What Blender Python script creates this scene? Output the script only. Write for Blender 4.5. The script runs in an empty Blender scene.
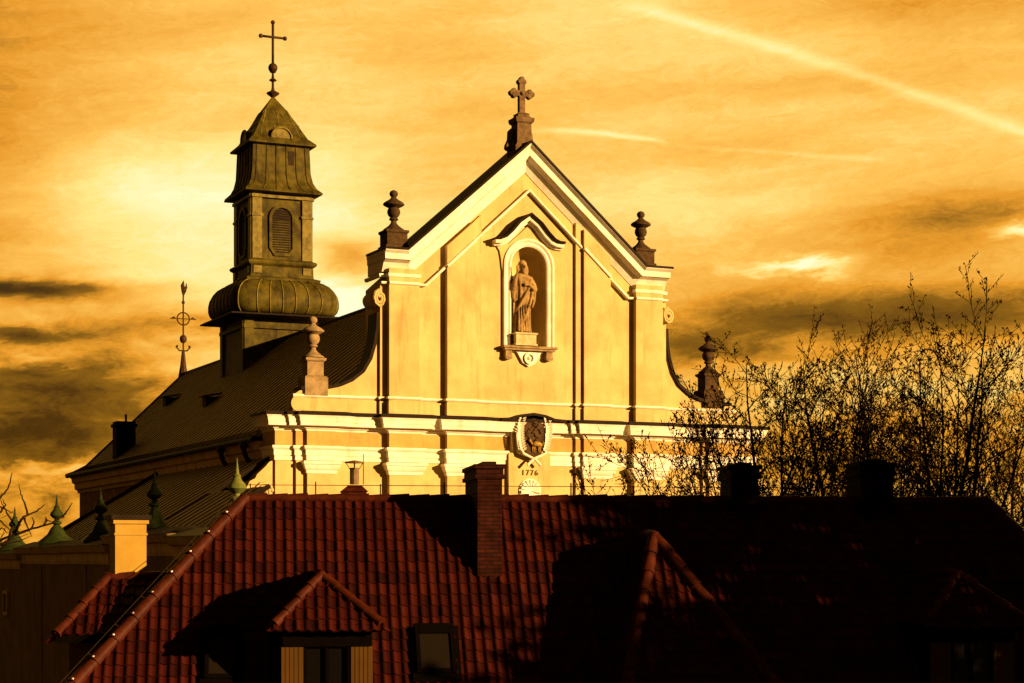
import bpy, bmesh, math, random
from mathutils import Vector, Matrix
from math import sin, cos, pi, radians, sqrt, exp
random.seed(7)
C = bpy.context.scene
COL = C.collection
GZ = -10.0                       # ground level; the photographer stands about 10 m above it, at z = 0

# ------------------------------------------------------------------ camera
cd = bpy.data.cameras.new('camera'); cam = bpy.data.objects.new('camera', cd); COL.objects.link(cam)
cam.location = (0, 0, 0); cam.rotation_euler = (radians(90), 0, 0)
cd.sensor_width = 36; cd.lens = 1880/1024*36; cd.shift_y = 215.5/1024
cd.clip_start = .5; cd.clip_end = 9000
C.camera = cam

# ------------------------------------------------------------------ sun, exposure
SUN_AZ, SUN_EL = radians(118), radians(12)     # azimuth clockwise from +Y
sv = Vector((sin(SUN_AZ)*cos(SUN_EL), cos(SUN_AZ)*cos(SUN_EL), sin(SUN_EL)))
ld = bpy.data.lights.new('sun', 'SUN'); sun = bpy.data.objects.new('sun', ld); COL.objects.link(sun)
ld.energy = 5.0; ld.angle = radians(.5); ld.color = (1.0, .62, .27)
sun.rotation_euler = sv.to_track_quat('Z', 'Y').to_euler(); sun.location = (60, -30, 40)
C.view_settings.view_transform = 'Standard'; C.view_settings.look = 'None'
C.view_settings.exposure = 1.35; C.view_settings.gamma = 1.0
C.view_settings.use_curve_mapping = False

# ------------------------------------------------------------------ sky (world)
W = bpy.data.worlds.new('World'); C.world = W; W.use_nodes = True
nt = W.node_tree; nt.nodes.clear()
class NG:
    """tiny helper for shader maths"""
    def __init__(s, nt): s.nt = nt
    def n(s, t, **k):
        o = s.nt.nodes.new(t)
        for a, b in k.items(): setattr(o, a, b)
        return o
    def put(s, sock, v):
        if v is None: return
        if isinstance(v, (int, float, tuple, list)): sock.default_value = v
        else: s.nt.links.new(v, sock)
    def m(s, op, a, b=None, c=None, clamp=False):
        o = s.n('ShaderNodeMath', operation=op); o.use_clamp = clamp
        for i, v in enumerate((a, b, c)): s.put(o.inputs[i], v)
        return o.outputs[0]
    def add(s, a, b): return s.m('ADD', a, b)
    def sub(s, a, b): return s.m('SUBTRACT', a, b)
    def mul(s, a, b): return s.m('MULTIPLY', a, b)
    def noise(s, vec, scale, detail=4, rough=.55, dist=0.):
        o = s.n('ShaderNodeTexNoise'); s.put(o.inputs['Vector'], vec)
        o.inputs['Scale'].default_value = scale; o.inputs['Detail'].default_value = detail
        o.inputs['Roughness'].default_value = rough; o.inputs['Distortion'].default_value = dist
        return o.outputs[0]
    def xyz(s, x, y, z):
        o = s.n('ShaderNodeCombineXYZ')
        for i, v in enumerate((x, y, z)): s.put(o.inputs[i], v)
        return o.outputs[0]
    def ramp(s, f, stops):
        o = s.n('ShaderNodeValToRGB'); e = o.color_ramp.elements
        while len(e) < len(stops): e.new(.5)
        for q, (p, c) in zip(e, stops): q.position = p; q.color = (*c, 1)
        s.put(o.inputs[0], f); return o.outputs[0]
    def smooth(s, v, a, b, lo=0., hi=1.):
        o = s.n('ShaderNodeMapRange', interpolation_type='SMOOTHSTEP')
        s.put(o.inputs['Value'], v)
        for k, q in (('From Min', a), ('From Max', b), ('To Min', lo), ('To Max', hi)): o.inputs[k].default_value = q
        return o.outputs[0]
g = NG(nt)
tc = g.n('ShaderNodeTexCoord'); sp = g.n('ShaderNodeSeparateXYZ'); nt.links.new(tc.outputs['Generated'], sp.inputs[0])
X, Y, Z = sp.outputs
AZ = g.mul(g.m('ARCTAN2', X, Y), 180/pi)                 # degrees, 0 = +Y, clockwise
EL = g.mul(g.m('ARCSINE', Z), 180/pi)
# wind-drawn cloud field: streaks, nearly horizontal, slightly rising to the right
tilt = g.sub(EL, g.mul(AZ, .10))
wv = g.xyz(g.mul(AZ, .30), g.mul(tilt, 1.0), 0.)
warpA = g.mul(g.sub(g.noise(wv, 1.1, 3), .5), 3.0)
warpE = g.mul(g.sub(g.noise(g.xyz(g.mul(AZ, .30), g.mul(tilt, .9), 7.), 1.3, 5, .62), .5), 2.0)
A2, E2 = g.add(AZ, warpA), g.add(EL, warpE)
A3, E3 = g.add(AZ, g.mul(warpA, .6)), g.add(EL, g.mul(warpE, .42))
streak = g.sub(g.noise(g.xyz(g.mul(A2, .10), g.mul(tilt, .62), 3.), 1.0, 6, .58), .5)
fine = g.sub(g.noise(g.xyz(g.mul(A2, .45), g.mul(E2, 2.2), 5.), 1.0, 5, .6), .5)
puff = g.sub(g.noise(g.xyz(g.mul(AZ, .55), g.mul(EL, 1.3), 9.), 1.0, 6, .6, .6), .5)
V = g.add(.66, g.add(g.mul(streak, .30), g.mul(fine, .10)))
low = g.smooth(EL, 5, 9.5, 1., 0.)
V = g.add(V, g.mul(g.mul(puff, .55), low))
def blob(a, e, sa, se, amp, w=1.):
    global V
    da = g.mul(g.sub(A2 if amp > 0 else A3, a), 1/sa); de = g.mul(g.sub(E2 if amp > 0 else E3, e), 1/se)
    d = g.add(g.mul(da, da), g.mul(de, de))
    V = g.add(V, g.mul(g.m('EXPONENT', g.mul(d, -1.)), amp))
# (azimuth, elevation, half-width, half-height, amount): clouds thick (dark) and thin (bright)
for b in [(-9.5, 10.2, 4.4, 2.8, .25), (-5.5, 9.2, 2.0, 1.4, .12), (7.2, 10.4, 6.5, 1.1, .17), (8.5, 8.75, 1.4, .28, .42),
          (15.3, 9.6, .9, .3, .4), (11.2, 4.4, 4.5, 1.2, .03), (8.5, 2.6, 7., 1.2, -.07), (-13.8, 2.45, 1.5, .25, .22),
          (-5.1, 7.7, 1.1, .5, .34), (-14.2, 5.85, 1.0, .3, .16), (4.0, 15.5, 5., 1.6, .1), (-12.5, 1.2, 4, .9, -.10),
          (-16., 15.2, 5.0, 4.5, -.15), (-16.2, 10.4, 2.6, 3.6, -.12), (-14.5, 1.6, 4.5, 1.6, -.15), (11.5, 3.2, 7.5, 2.2, -.12), (10, 5.6, 3.5, .35, .03), (14.3, 4.6, 1.6, .3, .05), (14.0, 16.8, 5.0, 1.4, -.20), (13.2, 10.2, 4.6, .8, -.24), (11.0, 9.2, 6.0, 1.2, -.13), (-5.0, 11.5, 2.0, 2.5, .07), (-8, 6.6, 3, .25, .10), (6, 14, 7, .5, -.06),
          (11.2, 7.2, 7.0, .8, -.38), (5.8, 6.2, 3.0, .55, -.22), (-15.2, 7.85, 3.2, .30, -.50), (-13.6, 4.9, 3.6, 1.2, -.40),
          (-15.2, 6.55, 2.4, .24, -.34), (-12., 6.9, 3., .7, -.16), (-14.8, 3.5, 3.2, .7, -.34), (-5.1, 9.1, 1.1, .55, -.33), (-9.5, 7.0, 2.2, .45, -.16)]:
    blob(*b)
V = g.add(V, g.mul(g.sub(g.noise(g.xyz(g.mul(A2, 2.2), g.mul(E2, 6.5), 2.), 1.0, 6, .7), .5), .16))
def trail(a0, e0, k1, k2, width, lo, hi, amp):
    """a condensation trail: a thin curved line across the sky"""
    global V
    t = g.sub(AZ, a0)
    line = g.add(g.add(e0, g.mul(t, k1)), g.mul(g.mul(t, t), k2))
    d = g.mul(g.sub(g.add(EL, g.mul(fine, .22)), line), 1/width)
    f = g.m('EXPONENT', g.mul(g.mul(d, d), -1.))
    f = g.mul(f, g.mul(g.smooth(AZ, lo, lo+2.2), g.smooth(AZ, hi-1., hi, 1., 0.)))
    V = g.add(V, g.mul(f, amp))
trail(5.4, 15.8, -.292, -.0065, .19, 2.6, 25, .12)
trail(1.0, 12.78, .0, -.028, .085, .0, 5.0, .15)
trail(5.4, 12.25, -.09, 0., .07, 4.4, 11.5, .06)
# the bright bank is the part of the sky ahead; overhead and behind, unseen dark cloud is added to keep fill light low
front = g.mul(g.smooth(g.m('ABSOLUTE', AZ), 32, 93, 1., 0.), g.smooth(EL, 19, 44, 1., 0.))
V = g.add(g.mul(V, front), g.mul(g.sub(1., front), g.add(.11, g.mul(puff, .22))))
cc = g.ramp(V, [(0., (.012, .005, .001)), (.2, (.085, .033, .0025)), (.38, (.26, .110, .006)), (.52, (.80, .32, .022)),
                (.66, (.98, .525, .088)), (.80, (1.0, .78, .24)), (.95, (1.0, .96, .56)), (1., (1.0, .98, .62))])
sky = g.n('ShaderNodeTexSky', sky_type='NISHITA'); sky.sun_disc = False
sky.sun_elevation = SUN_EL; sky.sun_rotation = SUN_AZ; sky.air_density = 2.; sky.dust_density = 4.
bg1 = g.n('ShaderNodeBackground'); nt.links.new(sky.outputs[0], bg1.inputs[0]); bg1.inputs[1].default_value = .05
bg2 = g.n('ShaderNodeBackground'); nt.links.new(cc, bg2.inputs[0]); bg2.inputs[1].default_value = .42
mx = g.n('ShaderNodeMixShader'); mx.inputs[0].default_value = .97
nt.links.new(bg1.outputs[0], mx.inputs[1]); nt.links.new(bg2.outputs[0], mx.inputs[2])
ow = g.n('ShaderNodeOutputWorld'); nt.links.new(mx.outputs[0], ow.inputs[0])

# ------------------------------------------------------------------ materials
def mat(name, c1, c2=None, scale=3., rough=.8, bump=.2, bscale=None, stain=None, stain_amt=0., metal=0., zsq=1., spec=.06):
    m = bpy.data.materials.new(name); m.use_nodes = True
    t = m.node_tree; g = NG(t); b = t.nodes['Principled BSDF']
    b.inputs['Roughness'].default_value = rough; b.inputs['Metallic'].default_value = metal
    b.inputs['Specular IOR Level'].default_value = spec
    co = g.n('ShaderNodeTexCoord').outputs['Object']
    mp = g.n('ShaderNodeMapping'); t.links.new(co, mp.inputs[0]); mp.inputs['Scale'].default_value = (1, 1, zsq)
    f = g.noise(mp.outputs[0], scale, 6, .62)
    f = g.smooth(f, .3, .7)
    c2 = c2 or tuple(x*.7 for x in c1)
    mixn = g.n('ShaderNodeMix', data_type='RGBA'); t.links.new(f, mixn.inputs[0])
    mixn.inputs[6].default_value = (*c2, 1); mixn.inputs[7].default_value = (*c1, 1)
    out = mixn.outputs[2]
    if stain:
        st = g.n('ShaderNodeMapping'); t.links.new(co, st.inputs[0]); st.inputs['Scale'].default_value = (1.6, 1.6, .22)
        s1 = g.smooth(g.noise(st.outputs[0], 1.7, 6, .68), .50, .78, 0., stain_amt)
        m2 = g.n('ShaderNodeMix', data_type='RGBA'); t.links.new(s1, m2.inputs[0]); t.links.new(out, m2.inputs[6])
        m2.inputs[7].default_value = (*stain, 1); out = m2.outputs[2]
    t.links.new(out, b.inputs['Base Color'])
    if bump:
        bn = g.n('ShaderNodeBump'); bn.inputs['Strength'].default_value = bump; bn.inputs['Distance'].default_value = .03
        t.links.new(g.noise(co, bscale or scale*6, 5, .65), bn.inputs['Height']); t.links.new(bn.outputs[0], b.inputs['Normal'])
    return m
def brick_mat(name, c1, c2, mortar, scale=1., rot=(0, 0, 0)):
    m = bpy.data.materials.new(name); m.use_nodes = True
    t = m.node_tree; g = NG(t); b = t.nodes['Principled BSDF']; b.inputs['Roughness'].default_value = .9
    b.inputs['Specular IOR Level'].default_value = .04
    co = g.n('ShaderNodeTexCoord').outputs['Object']; s = g.n('ShaderNodeSeparateXYZ'); t.links.new(co, s.inputs[0])
    v = g.xyz(g.add(s.outputs[0], s.outputs[1]), s.outputs[2], 0.)
    br = g.n('ShaderNodeTexBrick'); t.links.new(v, br.inputs['Vector']); br.inputs['Scale'].default_value = scale
    br.inputs['Brick Width'].default_value = .26; br.inputs['Row Height'].default_value = .077; br.inputs['Mortar Size'].default_value = .010
    br.inputs['Color1'].default_value = (*c1, 1); br.inputs['Color2'].default_value = (*c2, 1); br.inputs['Mortar'].default_value = (*mortar, 1)
    n = g.smooth(g.noise(co, 2.2, 6, .65), .3, .75, .45, 1.25)
    mm = g.n('ShaderNodeMix', data_type='RGBA', blend_type='MULTIPLY'); mm.inputs[0].default_value = 1.
    t.links.new(br.outputs[0], mm.inputs[6]); t.links.new(g.xyz(n, n, n), mm.inputs[7])
    t.links.new(mm.outputs[2], b.inputs['Base Color'])
    bn = g.n('ShaderNodeBump'); bn.inputs['Strength'].default_value = .8; bn.inputs['Distance'].default_value = .012; bn.invert = True
    t.links.new(br.outputs['Fac'], bn.inputs['Height']); t.links.new(bn.outputs[0], b.inputs['Normal'])
    return m
def tile_mat(name):
    m = bpy.data.materials.new(name); m.use_nodes = True
    t = m.node_tree; g = NG(t); b = t.nodes['Principled BSDF']; b.inputs['Roughness'].default_value = .55
    b.inputs['Specular IOR Level'].default_value = .07
    uv = g.n('ShaderNodeTexCoord').outputs['UV']; fl = g.n('ShaderNodeVectorMath', operation='FLOOR'); t.links.new(uv, fl.inputs[0])
    wn = g.n('ShaderNodeTexWhiteNoise', noise_dimensions='2D'); t.links.new(fl.outputs[0], wn.inputs['Vector'])
    co = g.n('ShaderNodeTexCoord').outputs['Object']
    f = g.add(g.mul(wn.outputs[0], .55), g.mul(g.noise(co, 1.3, 7, .7), .5))
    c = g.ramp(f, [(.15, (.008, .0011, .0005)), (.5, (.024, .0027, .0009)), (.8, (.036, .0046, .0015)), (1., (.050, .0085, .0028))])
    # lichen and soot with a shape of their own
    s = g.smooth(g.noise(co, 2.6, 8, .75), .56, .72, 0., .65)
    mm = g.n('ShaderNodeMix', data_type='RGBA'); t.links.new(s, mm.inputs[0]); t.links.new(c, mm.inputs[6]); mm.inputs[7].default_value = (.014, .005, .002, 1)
    t.links.new(mm.outputs[2], b.inputs['Base Color'])
    bn = g.n('ShaderNodeBump'); bn.inputs['Strength'].default_value = .35; bn.inputs['Distance'].default_value = .01
    t.links.new(g.noise(co, 45, 4, .7), bn.inputs['Height']); t.links.new(bn.outputs[0], b.inputs['Normal'])
    return m
def plain(name, c, rough=.5, metal=0., spec=.4): return mat(name, c, tuple(x*.8 for x in c), 8., rough, .05, metal=metal, spec=spec)

M_STUCCO = mat('ochre_stucco', (.515, .39, .155), (.40, .285, .10), .7, .92, .25, 18., (.24, .155, .05), .7)
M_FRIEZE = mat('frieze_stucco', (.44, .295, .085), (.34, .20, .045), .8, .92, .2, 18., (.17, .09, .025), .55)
M_TRIM = mat('white_trim', (.74, .68, .53), (.62, .54, .38), 1.2, .85, .25, 20., (.36, .25, .12), .55)
M_STONE = mat('weathered_stone', (.16, .10, .042), (.075, .044, .018), 3.5, .9, .5, 22., (.03, .018, .009), .6)
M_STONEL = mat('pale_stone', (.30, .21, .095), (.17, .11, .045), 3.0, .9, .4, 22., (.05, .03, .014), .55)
M_TRIM2 = mat('pale_plinth', (.52, .42, .22), (.36, .27, .12), 3., .9, .2, 20., (.15, .10, .04), .5)  # pale plinth colour with darker streaks
M_STONED = mat('dark_stone', (.075, .042, .016), (.035, .019, .007), 4., .8, .4, 22.)
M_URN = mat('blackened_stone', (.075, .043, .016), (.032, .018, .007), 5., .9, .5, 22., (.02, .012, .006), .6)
M_STATUE = mat('statue_stone', (.32, .205, .07), (.15, .088, .027), 4.0, .8, .35, 25., (.05, .03, .012), .5)
M_FLASH = mat('dark_flashing', (.018, .010, .004), (.010, .006, .003), 2., .7, .15)
M_ROOF = mat('nave_metal_roof', (.36, .28, .082), (.25, .185, .052), .9, .6, .15, 9., (.20, .10, .025), .55)
M_SEAM = mat('roof_seam_metal', (.030, .020, .008), (.018, .012, .005), .9, .6, .1)
M_COPPER = mat('turret_copper', (.088, .068, .0070), (.030, .022, .0028), 1.5, .65, .25, 10., (.012, .007, .002), 1., spec=.06)
M_COPPERL = mat('lit_copper_edge', (.17, .130, .016), (.08, .058, .008), 3., .55, .2, 12., (.02, .012, .003), .7, spec=.1)  # lighter copper: light catching edges and seams is put into the colour
M_DARK = mat('dark_louvre', (.028, .018, .008), None, 3., .8, .1)
M_IRON = mat('rusty_iron', (.06, .028, .010), (.03, .015, .006), 9., .6, .2, metal=.3)
M_GREEN = mat('shaded_verdigris', (.028, .038, .006), (.014, .020, .004), 4., .55, .25, 18., (.02, .022, .006), .6)  # shade on the farther pinnacles is darkened into this copper colour
M_GREENL = mat('sunlit_verdigris', (.12, .13, .025), (.07, .085, .015), 4., .5, .25, 18., (.03, .035, .012), .5)  # lighter copy of the same copper, with the sunlight put into its colour
M_OLDWALL = mat('sooty_plaster', (.20, .115, .038), (.125, .070, .022), 1.1, .95, .4, 10., (.05, .028, .010), .7)
M_OLDTRIM = mat('sooty_cornice', (.66, .44, .165), (.48, .31, .11), 1.6, .9, .2, 14., (.08, .05, .018), .5)
M_BRICKOLD = brick_mat('old_brick', (.36, .15, .05), (.23, .09, .03), (.30, .19, .075))
M_BRICK = brick_mat('chimney_brick', (.042, .009, .004), (.026, .0055, .003), (.011, .005, .003))
M_BRICKD = brick_mat('dark_brick', (.014, .005, .003), (.009, .0035, .002), (.007, .004, .003))  # near-black brick for the ridge and nave chimneys
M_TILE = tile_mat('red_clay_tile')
M_RIDGE = mat('ridge_tile', (.055, .0105, .0025), (.028, .005, .0016), 5., .5, .2, 30.)
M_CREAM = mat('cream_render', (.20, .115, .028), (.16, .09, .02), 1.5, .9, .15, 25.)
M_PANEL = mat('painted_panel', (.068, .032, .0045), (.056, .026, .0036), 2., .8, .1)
M_ORANGE = mat('lit_render', (.34, .21, .035), (.29, .17, .026), 2.2, .9, .2, 25., (.2, .10, .02), .3)  # warm sunlight on the pale chimney is put into this render colour
M_WOOD = mat('dark_wood', (.0025, .0014, .0009), None, 6., .95, .1, spec=.02)
M_GLASS = plain('window_glass', (.004, .003, .002), .25, 0., .10)
M_BLIND = mat('roller_blind', (.010, .006, .002), (.007, .004, .0015), 30., .8, .1)
M_CLIP = plain('zinc_clip', (.75, .72, .65), .3, .5)
M_WIRE = mat('dull_wire', (.03, .017, .008), None, 9., .7, .1)
M_ZINC = mat('zinc_sheet', (.18, .12, .06), (.10, .065, .03), 6., .5, .1, metal=.3)
M_BARK = mat('bark', (.024, .013, .005), (.012, .006, .003), 12., .95, .4)
M_LEAF = mat('dry_leaf', (.080, .036, .007), (.035, .016, .004), 6., .8, .0)
M_NEEDLE = mat('evergreen_leaf', (.05, .06, .02), (.03, .04, .012), 3., .8, .0)
M_GROUND = mat('garden_soil', (.050, .042, .018), (.032, .024, .012), .4, .95, .5, 5.)
M_GOLD = mat('gilded_relief', (.34, .20, .045), (.2, .11, .02), 9., .5, .2, metal=.2)

# ------------------------------------------------------------------ mesh helpers
class MB:
    def __init__(s): s.v = []; s.f = []; s.uv = None
    def add(s, vs, fs):
        n = len(s.v); s.v += [tuple(p) for p in vs]; s.f += [tuple(i+n for i in f) for f in fs]; return s
    def box(s, x0, x1, y0, y1, z0, z1):
        vs = [(x, y, z) for z in (z0, z1) for y in (y0, y1) for x in (x0, x1)]
        return s.add(vs, [(0, 2, 3, 1), (4, 5, 7, 6), (0, 1, 5, 4), (2, 6, 7, 3), (0, 4, 6, 2), (1, 3, 7, 5)])
    def prism(s, poly, y0, y1):
        """polygon in x,z pushed along y"""
        n = len(poly); vs = [(x, y0, z) for x, z in poly]+[(x, y1, z) for x, z in poly]
        return s.add(vs, [tuple(range(n)), tuple(range(2*n-1, n-1, -1))]+[(i, i+n, (i+1) % n+n, (i+1) % n) for i in range(n)])
    def tube(s, pts, rs, n=6, caps=True):
        pts = [Vector(p) for p in pts]
        if not hasattr(rs, '__len__'): rs = [rs]*len(pts)
        vs = []; up = None
        for i, p in enumerate(pts):
            d = (pts[min(i+1, len(pts)-1)]-pts[max(i-1, 0)]).normalized()
            if up is None: up = d.orthogonal().normalized()
            up = (up-d*up.dot(d))
            up = up.normalized() if up.length > 1e-4 else d.orthogonal().normalized()
            w = d.cross(up)
            for k in range(n):
                a = 2*pi*k/n; vs.append(p+(up*cos(a)+w*sin(a))*rs[i])
        fs = [(i*n+k, i*n+(k+1) % n, (i+1)*n+(k+1) % n, (i+1)*n+k) for i in range(len(pts)-1) for k in range(n)]
        if caps: fs += [tuple(range(n-1, -1, -1)), tuple(range((len(pts)-1)*n, len(pts)*n))]
        return s.add(vs, fs)
    def lathe(s, prof, cx=0, cy=0, n=16, rot=0.):
        vs = [(cx+r*cos(2*pi*k/n+rot), cy+r*sin(2*pi*k/n+rot), z) for r, z in prof for k in range(n)]
        m = len(prof)
        fs = [(i*n+k, i*n+(k+1) % n, (i+1)*n+(k+1) % n, (i+1)*n+k) for i in range(m-1) for k in range(n)]
        return s.add(vs, fs+[tuple(range(n-1, -1, -1)), tuple(range((m-1)*n, m*n))])
    def sq(s, prof, cx=0, cy=0): return s.lathe([(r*sqrt(2), z) for r, z in prof], cx, cy, 4, pi/4)
    def ball(s, c, r, sc=(1, 1, 1), n=12, m=8):
        pr = []
        vs = []
        for i in range(m+1):
            t = -pi/2+pi*i/m
            for k in range(n):
                a = 2*pi*k/n; vs.append((c[0]+r*sc[0]*max(cos(t), .02)*cos(a), c[1]+r*sc[1]*max(cos(t), .02)*sin(a), c[2]+r*sc[2]*sin(t)))
        fs = [(i*n+k, i*n+(k+1) % n, (i+1)*n+(k+1) % n, (i+1)*n+k) for i in range(m) for k in range(n)]
        return s.add(vs, fs+[tuple(range(n-1, -1, -1)), tuple(range(m*n, (m+1)*n))])
    def sweep(s, path, prof, mp, closed=False):
        """profile [(out, height)] carried along a plane path with mitred corners; out = right-hand side of travel"""
        P = [Vector((a, b)) for a, b in path]; n = len(P); rows = []
        for i in range(n):
            dirs = []
            if i > 0 or closed: dirs.append((P[i]-P[i-1]).normalized())
            if i < n-1 or closed: dirs.append((P[(i+1) % n]-P[i]).normalized())
            ns = [Vector((d.y, -d.x)) for d in dirs]
            m = sum(ns, Vector((0, 0)))
            m = ns[0] if m.length < 1e-4 else m.normalized()
            k = 1/max(.35, m.dot(ns[0])); rows.append((P[i], m*k))
        L = len(prof); vs = []
        for p, m in rows:
            for o, h in prof: q = p+m*o; vs.append(mp(q.x, q.y, h))
        fs = []
        for i in range(n if closed else n-1):
            j = (i+1) % n
            for k in range(L): fs.append((i*L+k, i*L+(k+1) % L, j*L+(k+1) % L, j*L+k))
        if not closed: fs += [tuple(range(L-1, -1, -1)), tuple(range((n-1)*L, n*L))]
        return s.add(vs, fs)
    def xform(s, M): s.v = [tuple(M @ Vector(p)) for p in s.v]; return s
    def build(s, name, m, parent=None, smooth=False, recalc=True, lift=None):
        me = bpy.data.meshes.new(name); me.from_pydata(s.v, [], s.f); me.update()
        bm = bmesh.new(); bm.from_mesh(me)
        if recalc: bmesh.ops.recalc_face_normals(bm, faces=bm.faces)
        bm.to_mesh(me); bm.free()
        if s.uv:
            uvl = me.uv_layers.new(name='UVMap')
            for l in me.loops: uvl.data[l.index].uv = s.uv[l.vertex_index]
        for mm in (m if isinstance(m, (list, tuple)) else [m]): me.materials.append(mm)
        return link(name, me, parent, smooth)
def link(name, me, parent=None, smooth=False):
    o = bpy.data.objects.new(name, me); COL.objects.link(o)
    if smooth is True:
        for p in me.polygons: p.use_smooth = True
    elif smooth:
        for p in me.polygons: p.use_smooth = True
        try: me.set_sharp_from_angle(angle=radians(smooth))
        except Exception: pass
    if parent is not None:
        o.parent = parent
        if parent.type == 'EMPTY': o.location.z = -parent.get('base', 0.)   # meshes are laid out from eye level, the Empty stands on its base
    return o
def thing(name, label, cat, loc=(0, 0), base=GZ, rz=0., group=None):
    o = bpy.data.objects.new(name, None); COL.objects.link(o)
    o.location = (loc[0], loc[1], base); o.rotation_euler = (0, 0, rz); o['base'] = base
    o.empty_display_size = .5
    tag(o, label, cat, group); return o
def tag(o, label, cat, group=None):
    o['label'] = label; o['category'] = cat
    if group: o['group'] = group
    return o

# ------------------------------------------------------------------ ground
gm = MB(); R_ = 5200; N_ = 40
gm.add([(0, 0, GZ)]+[(R_*cos(2*pi*k/N_), R_*sin(2*pi*k/N_), GZ) for k in range(N_)], [(0, 1+k, 1+(k+1) % N_) for k in range(N_)])
gr = gm.build('ground', M_GROUND); gr['kind'] = 'structure'

# ================================================================== CHURCH
YAW = math.atan2(.41, .912)
AX, AY = -8.78, 68.2                     # left corner of the facade in plan
u = Vector((cos(YAW), sin(YAW))); v = Vector((-sin(YAW), cos(YAW)))
def cw(s, d): p = Vector((AX, AY))+u*s+v*d; return (p.x, p.y)
church = thing('church', 'ochre baroque church with gabled facade, dark metal roof and bulbous ridge turret', 'church', (AX, AY), GZ, YAW)
CX = 10.3                                # axis of the facade
def mir(pl): return [(2*CX-a, b) for a, b in reversed(pl)]
rk = .885                                # slope of the gable
def rake(s, drop=0.): return 15.96-rk*abs(s-CX)-drop
vert = sqrt(1+rk*rk)

# ---- facade wall (upper storey with gable, niche opening; lower storey)
NR, NB, NSP = .76, 8.10, 11.18
def arch(r, zb, zs, n=20, c=CX): return [(c-r, zb)]+[(c-r*cos(pi*i/n), zs+r*sin(pi*i/n)) for i in range(n+1)]+[(c+r, zb)]
w = MB()
xl, xr = 4.25, 2*CX-4.25
ztop = rake(xl, .5)
w.prism([(xl, 5.25), (xl, ztop), (CX, rake(CX, .35)), (CX, NSP+NR)]+[(CX-NR*sin(pi*i/24), NSP+NR*cos(pi*i/24)) for i in range(1, 13)]+[(CX-NR, NB), (CX, NB), (CX, 5.25)], 0, 1.6)
w.prism([(xr, 5.25), (xr, ztop), (CX, rake(CX, .35)), (CX, NSP+NR)]+[(CX+NR*sin(pi*i/24), NSP+NR*cos(pi*i/24)) for i in range(1, 13)]+[(CX+NR, NB), (CX, NB), (CX, 5.25)], 0, 1.6)
w.box(.2, 20.4, 0, 1.6, GZ, 5.25)
w.build('facade_wall', M_STUCCO, church)

# ---- curved side wings (volutes)
curve = [(4.25, 9.1), (4.22, 8.5), (4.12, 7.92), (3.95, 7.35), (3.65, 6.85), (3.2, 6.5), (2.75, 6.3), (2.3, 6.2), (1.2, 6.12)]
for sd in (0, 1):
    poly = [(.95, 5.25), (4.25, 5.25)]+curve+[(.95, 5.95)]
    if sd: poly = mir(poly)
    MB().prism(poly, .12, .85).build('side_wing', M_STUCCO, church)
    pth = curve if not sd else mir(curve)
    cp = MB(); cp.sweep(pth if sd else pth, [(-.02, -.06), (.0, -.06), (.0, 1.0), (-.02, 1.0)] , lambda a, b, h: (a, h, b))
    cp = MB()
    for i in range(len(pth)-1):
        (a, b), (c, d) = pth[i], pth[i+1]
        nx, nz = (b-d), (c-a); L = sqrt(nx*nx+nz*nz); nx, nz = nx/L, nz/L
        if nz < 0 or (abs(nz) < 1e-6 and nx*(1 if not sd else -1) > 0): nx, nz = -nx, -nz
        t = .12
        cp.prism([(a, b), (c, d), (c+nx*t, d+nz*t), (a+nx*t, b+nz*t)], .02, .95)
    cp.build('wing_coping', M_FLASH, church)
    # small curled volute at the top of the wing and a round scroll at its foot
    x0 = 4.17 if not sd else 2*CX-4.22
    sc = MB()
    sc.tube([(x0+.24*(1-.75*t/18)*cos(t*.75+pi/2), -.16, 9.6+.33*(1-.75*t/18)*sin(t*.75+pi/2)) for t in range(19)], .06, 6)
    sc.lathe([(.0, -.12), (.26, -.12), (.30, -.05), (.30, .9), (0, .9)], 0, 0, 18).xform(Matrix.Identity(4))
    sc2 = MB(); sc2.lathe([(.0, -.06), (.24, -.06), (.30, 0), (.30, .9), (.0, .9)], 0, 0, 18)
    sc2.xform(Matrix.Translation((x0, .0, 9.6)) @ Matrix.Rotation(-pi/2, 4, 'X'))
    sc.v = sc.v[:19*6]; sc.f = [f for f in sc.f if max(f) < 19*6]
    sc2.add(sc.v, sc.f); sc2.build('volute', M_STUCCO, church, 40)
    x1 = 1.12 if not sd else 2*CX-1.12
    b = MB(); b.lathe([(.0, 0), (.30, 0), (.33, .05), (.33, .55), (0, .55)], 0, 0, 20)
    b.xform(Matrix.Translation((x1, .06, 5.62)) @ Matrix.Rotation(-pi/2, 4, 'X')); b.build('scroll', M_STUCCO, church, 40)

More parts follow.
